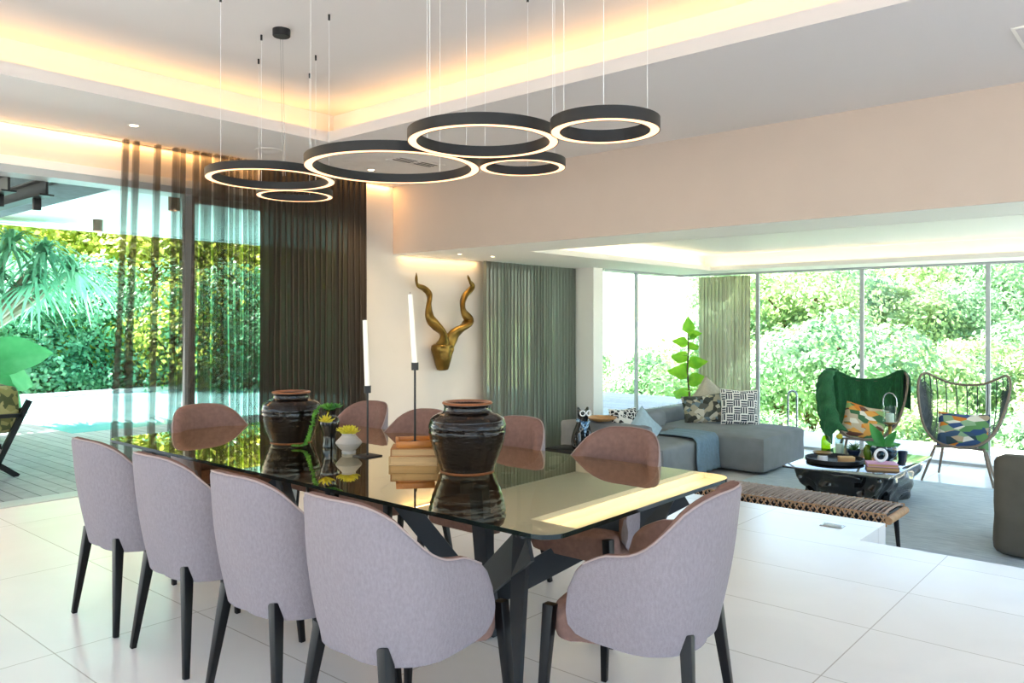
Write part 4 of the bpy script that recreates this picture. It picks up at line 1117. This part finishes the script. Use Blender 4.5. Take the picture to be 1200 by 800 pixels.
# dragon tree with strap leaves
t = thing('dragon_tree', 'dragon tree with arching pale strap leaves above the deck', 'tree', (-14.0, 3.3, -.1))
q = random.Random(31)
heads = [(-.4, .6, 2.55), (-.15, 1.05, 2.75), (.1, 1.45, 2.6), (.35, 1.25, 2.15), (.0, .8, 2.1), (.3, 1.8, 2.35), (-.5, .0, 2.5)]
b = MB(); b.tube(spline([(0, 0, 0), (.0, .1, .6), (0, .3, 1.2)], 10), [lerp(.16, .10, k/10) for k in range(11)], 10)
for h in heads: b.tube(spline([(0, .3, 1.15), (h[0]*.6, lerp(.3, h[1], .6), lerp(1.2, h[2], .55)), h], 8), [lerp(.09, .05, k/8) for k in range(9)], 8)
b.build('trunk', M['bark_pale'], t)
for h in heads:
    b = MB()
    for k in range(90):
        a = q.uniform(0, 2*pi); e = q.uniform(-.3, 1.35); L = q.uniform(.65, 1.0)
        d = Vector((cos(a)*cos(e), sin(a)*cos(e), sin(e))); s_ = d.cross(Vector((0, 0, 1))).normalized(); p = Vector(h)
        b.grid(lambda u, v: p+d*L*v+Vector((0, 0, -L*.75*v*v))+s_*(u-.5)*.06*(1-v**3), 1, 8)
    b.build('leaf_head', M['dragon'], t, sharp=0)

# ------------------------------------------------------------------ ground and trees
t1 = math.atan2(1085, 932); s1, c1_ = sin(t1), cos(t1)
def polar(k, D): X = k*D; return X*s1-D*c1_, X*c1_+D*s1     # k = sideways slope seen from the room, D = distance
def ground(x, y):
    X = x*s1+y*c1_; D = max(1, -x*c1_+y*s1); k = X/D
    base = interp(D, [(14, -2.6), (20, -2.3), (30, -1.5), (50, .3), (90, 4.6), (140, 9.2), (200, 13)])
    low = interp(D, [(14, -3.0), (40, -3.6), (90, -3.0), (200, -.5), (500, 2.5)])
    left = interp(D, [(16, -1.6), (20, -1.2), (26, .4), (40, 5), (200, 16)])
    w = min(1, max(0, (k-.20)/.14)); z = lerp(low, base, w)
    w2 = min(1, max(0, (-.12-k)/.15)); z = lerp(z, left, w2)
    return z+.5*noise.noise(Vector((x*.06, y*.06, 0)))*min(1, D/40)
b = MB()
Ds = [14.0, 16, 18, 20, 23, 26, 30, 35, 40, 46, 53, 62, 72, 84, 98, 115, 135, 160, 200, 300, 500]
V = []
for j, D in enumerate(Ds):
    row = []
    for i in range(61):
        k = -1.3+2.9*i/60; x, y = polar(k, D); row.append(b.bm.verts.new((x, y, ground(x, y))))
    V.append(row)
for A, B in zip(V, V[1:]):
    for i in range(60):
        f = b._f([A[i], A[i+1], B[i+1], B[i]])
        if f: f.material_index = 1 if (-1.3+2.9*i/60) < -.1 else 0
struct(b.build('ground_hillside', [M['grass'], M['bank']], sharp=0), 'sunny grass hillside beyond the glass')

def make_tree(name, mat, seed, H, W, nleaf, leaf, low=.12, bark='bark'):
    """canopy of leaf blades over a few rounded boughs, on a branching trunk; root at z 0"""
    q = random.Random(seed)
    t = thing(name, 'x', 'tree')
    blobs = []
    for k in range(11):
        a = q.uniform(0, 2*pi); rr_ = W*.5*q.uniform(.1, .75); z = H*q.uniform(low+.18, .86)
        sc = q.uniform(.22, .36)*W*(1-.35*abs(z/H-.5))
        blobs.append((Vector((cos(a)*rr_, sin(a)*rr_, z)), Vector((sc, sc, sc*.75))))
    blobs.append((Vector((0, 0, H*.8)), Vector((W*.26, W*.26, H*.2))))
    b = MB()
    b.tube(spline([(0, 0, -.4), (.03*W, 0, H*.25), (-.02*W, .02*W, H*.5), (0, 0, H*.78)], 10), [lerp(.035, .012, k/10)*H for k in range(11)], 8)
    for c_, r_ in blobs[:7]: b.tube(spline([(0, 0, H*.2), (c_.x*.5, c_.y*.5, lerp(H*.25, c_.z, .6)), c_], 6), [lerp(.016, .005, k/6)*H for k in range(7)], 6)
    b.build('trunk', M[bark], t)
    b = MB()
    for k in range(nleaf):
        c_, r_ = q.choice(blobs)
        d = Vector((q.gauss(0, 1), q.gauss(0, 1), q.gauss(.15, 1))).normalized()
        f = q.uniform(.72, 1.05)
        p = c_+Vector((d.x*r_.x, d.y*r_.y, d.z*r_.z))*f
        p += Vector((noise.noise(p*1.3), noise.noise(p*1.3+Vector((9, 0, 0))), noise.noise(p*1.3+Vector((0, 9, 0)))))*.12*W*.5
        if p.z < H*low*.6: continue
        n = (d+Vector((q.gauss(0, .5), q.gauss(0, .5), q.gauss(.3, .5)))).normalized()
        a = n.orthogonal().normalized(); a = Matrix.Rotation(q.uniform(0, 6.28), 3, n) @ a; bb = n.cross(a)
        L = leaf*q.uniform(.7, 1.3); w_ = L*.28
        vs = [b.bm.verts.new(p+a*L*.5), b.bm.verts.new(p+bb*w_), b.bm.verts.new(p-a*L*.5), b.bm.verts.new(p-bb*w_+n*L*.08)]
        b._f(vs)
    b.build('foliage', M[mat], t, sharp=0, recalc=False)
    return t
protos = [make_tree('hill_tree', 'tree1', 1, 5.5, 6.0, 8500, .23), make_tree('hill_tree', 'tree2', 2, 6.0, 5.5, 8500, .23),
          make_tree('hill_tree', 'tree1', 3, 4.6, 6.5, 8500, .23), make_tree('hill_tree', 'tree2', 4, 5.0, 5.5, 8500, .23)]
used = set()
ORD = ['first', 'second', 'third', 'fourth', 'fifth', 'sixth', 'seventh', 'eighth', 'ninth', 'tenth', 'eleventh', 'twelfth', 'thirteenth', 'fourteenth', 'fifteenth', 'sixteenth']
def put(pool, idx, x, y, z, sc, rz, label, group, q):
    pr_ = pool[idx % len(pool)]
    o = pr_ if id(pr_) not in used else dup(pr_)
    used.add(id(pr_)); place(o, (x, y, z), rz, label, sc); o['group'] = group
q = random.Random(77); n = 0
rows = [(16.5, .02, .80, 15, .42, 'leafy shrub just outside the lounge glass'), (22, .03, .78, 12, .60, 'bushy shrub in the lowest hedge below the hill'), (31, .02, .78, 12, .85, 'round tree low on the hillside'),
        (44, .02, .76, 12, 1.0, 'round tree halfway up the hillside'), (62, .24, .76, 8, 1.1, 'tree in the upper band of the hillside'), (88, .20, .76, 9, 1.15, 'small distant tree high on the hillside'), (125, .20, .76, 10, 1.5, 'faint tree along the hill crest')]
for D, k0, k1, m, sc, txt in rows:
    c = 0
    for i in range(m):
        k = lerp(k0, k1, (i+.5)/m)+q.uniform(-.4, .4)*(k1-k0)/m; d = D*q.uniform(.92, 1.1)
        if k < .25: d = d*1.05; sc_ = sc*.72
        else: sc_ = sc
        if D == 62 and .30 < k < .44: continue
        if D == 44 and .29 < k < .45: continue
        if D == 31 and (k > .585 or .31 < k < .38): continue
        if D == 88 and .32 < k < .36: continue
        x, y = polar(k, d); z = ground(x, y)-.3
        put(protos, n, x, y, z, sc_*q.uniform(.85, 1.2), q.uniform(0, 6), txt+', %s from the left' % ORD[c], 'trees on the hillside', q); n += 1; c += 1
gprot = [make_tree('garden_tree', 'tree3', 11, 5.2, 5.0, 11000, .15, .05), make_tree('garden_tree', 'tree4', 12, 5.6, 5.0, 9000, .16, .05), make_tree('garden_tree', 'tree3', 13, 4.6, 4.6, 11000, .14, .05)]
rows = [(18.8, -.92, -.20, 10, .80, 'dense glossy tree along the far pool edge'), (22.5, -.90, -.16, 10, 1.05, 'yellow-green tree in the second rank beyond the pool'), (28, -.85, -.12, 9, 1.3, 'tall tree at the back of the pool garden')]
for r_, (D, k0, k1, m, sc, txt) in enumerate(rows):
    for i in range(m):
        k = lerp(k0, k1, (i+.5)/m)+q.uniform(-.3, .3)*(k1-k0)/m; d = D*q.uniform(.95, 1.06)
        x, y = polar(k, d); z = max(-1.5, ground(x, y)-.2)
        put(gprot, [0, 2, 1, 0, 2][i % 5] if r_ == 0 else (1 if r_ == 1 else i), x, y, z, sc*q.uniform(.9, 1.15), q.uniform(0, 6), txt+', %s from the left' % ORD[i], 'trees in the pool garden', q)

# ------------------------------------------------------------------ light
def area(name, loc, rot, sx, sy, e, col):
    l = bpy.data.lights.new(name, 'AREA'); l.shape = 'RECTANGLE'; l.size = sx; l.size_y = sy; l.energy = e; l.color = col
    o = bpy.data.objects.new(name, l); C.objects.link(o); o.location = loc; o.rotation_euler = rot; return o
warm = (1, .55, .19)
# LED strips lying in the ceiling recesses, shining up
area('cove_strip', (ex-.1, (ey-5)/2, ZC+.04), (pi, 0, 0), .04, ey+5, 9, warm)
area('cove_strip', ((ex+5.5)/2, ey+.1, ZC+.04), (pi, 0, 0), 5.5-ex, .04, 11, warm)
warm2 = (1, .78, .45)
area('tray_strip', (tx-.09, (ty0+ty1)/2, ZB+.035), (pi, 0, 0), .04, ty1-ty0, 3.8, warm2)
area('tray_strip', ((tx+5.5)/2, ty1+.09, ZB+.035), (pi, 0, 0), 5.5-tx, .04, 6.5, warm2)

area('curtain_slot_strip', (XW+.03, 2.0, ZC-.006), (0, 0, 0), .03, 8.0, 16, (1, .52, .16))
area('curtain_slot_strip', (XW+.05, 6.8, ZB-.006), (0, 0, 0), .03, 1.3, 1.3, (1, .62, .22))
sun = bpy.data.lights.new('sun', 'SUN'); sun.energy = 22; sun.angle = R(.6); sun.color = (1, .95, .86)
so = bpy.data.objects.new('sun', sun); C.objects.link(so)
so.rotation_euler = Vector((.93, .22, -.96)).to_track_quat('-Z', 'Y').to_euler()
W = bpy.data.worlds.new('sky'); bpy.context.scene.world = W; W.use_nodes = True
nt = W.node_tree; nt.nodes.clear()
sk_ = N(nt, 'ShaderNodeTexSky', sky_type='NISHITA'); sk_.sun_disc = False; sk_.sun_elevation = R(45); sk_.sun_rotation = R(-77); sk_.dust_density = 1.2; sk_.air_density = 1.0; sk_.ozone_density = 1
bg = N(nt, 'ShaderNodeBackground'); bg.inputs[1].default_value = .32
ow = N(nt, 'ShaderNodeOutputWorld')
nt.links.new(sk_.outputs[0], bg.inputs[0]); nt.links.new(bg.outputs[0], ow.inputs[0])

# ------------------------------------------------------------------ camera
cam = bpy.data.cameras.new('camera'); co = bpy.data.objects.new('camera', cam); C.objects.link(co)
cam.sensor_width = 36; cam.lens = 36*932/1200; cam.shift_y = -23/1200; cam.clip_end = 600
co.location = (0, 0, 1.45); co.rotation_euler = (pi/2, 0, math.atan2(c1_, s1))
sc = bpy.context.scene; sc.camera = co
sc.view_settings.view_transform = 'Standard'; sc.view_settings.look = 'None'; sc.view_settings.exposure = 1.3; sc.view_settings.gamma = 1
sc.view_settings.use_curve_mapping = False
sc.cycles.transparent_max_bounces = 24; sc.cycles.max_bounces = 10; sc.cycles.diffuse_bounces = 5
sc.cycles.use_denoising = True
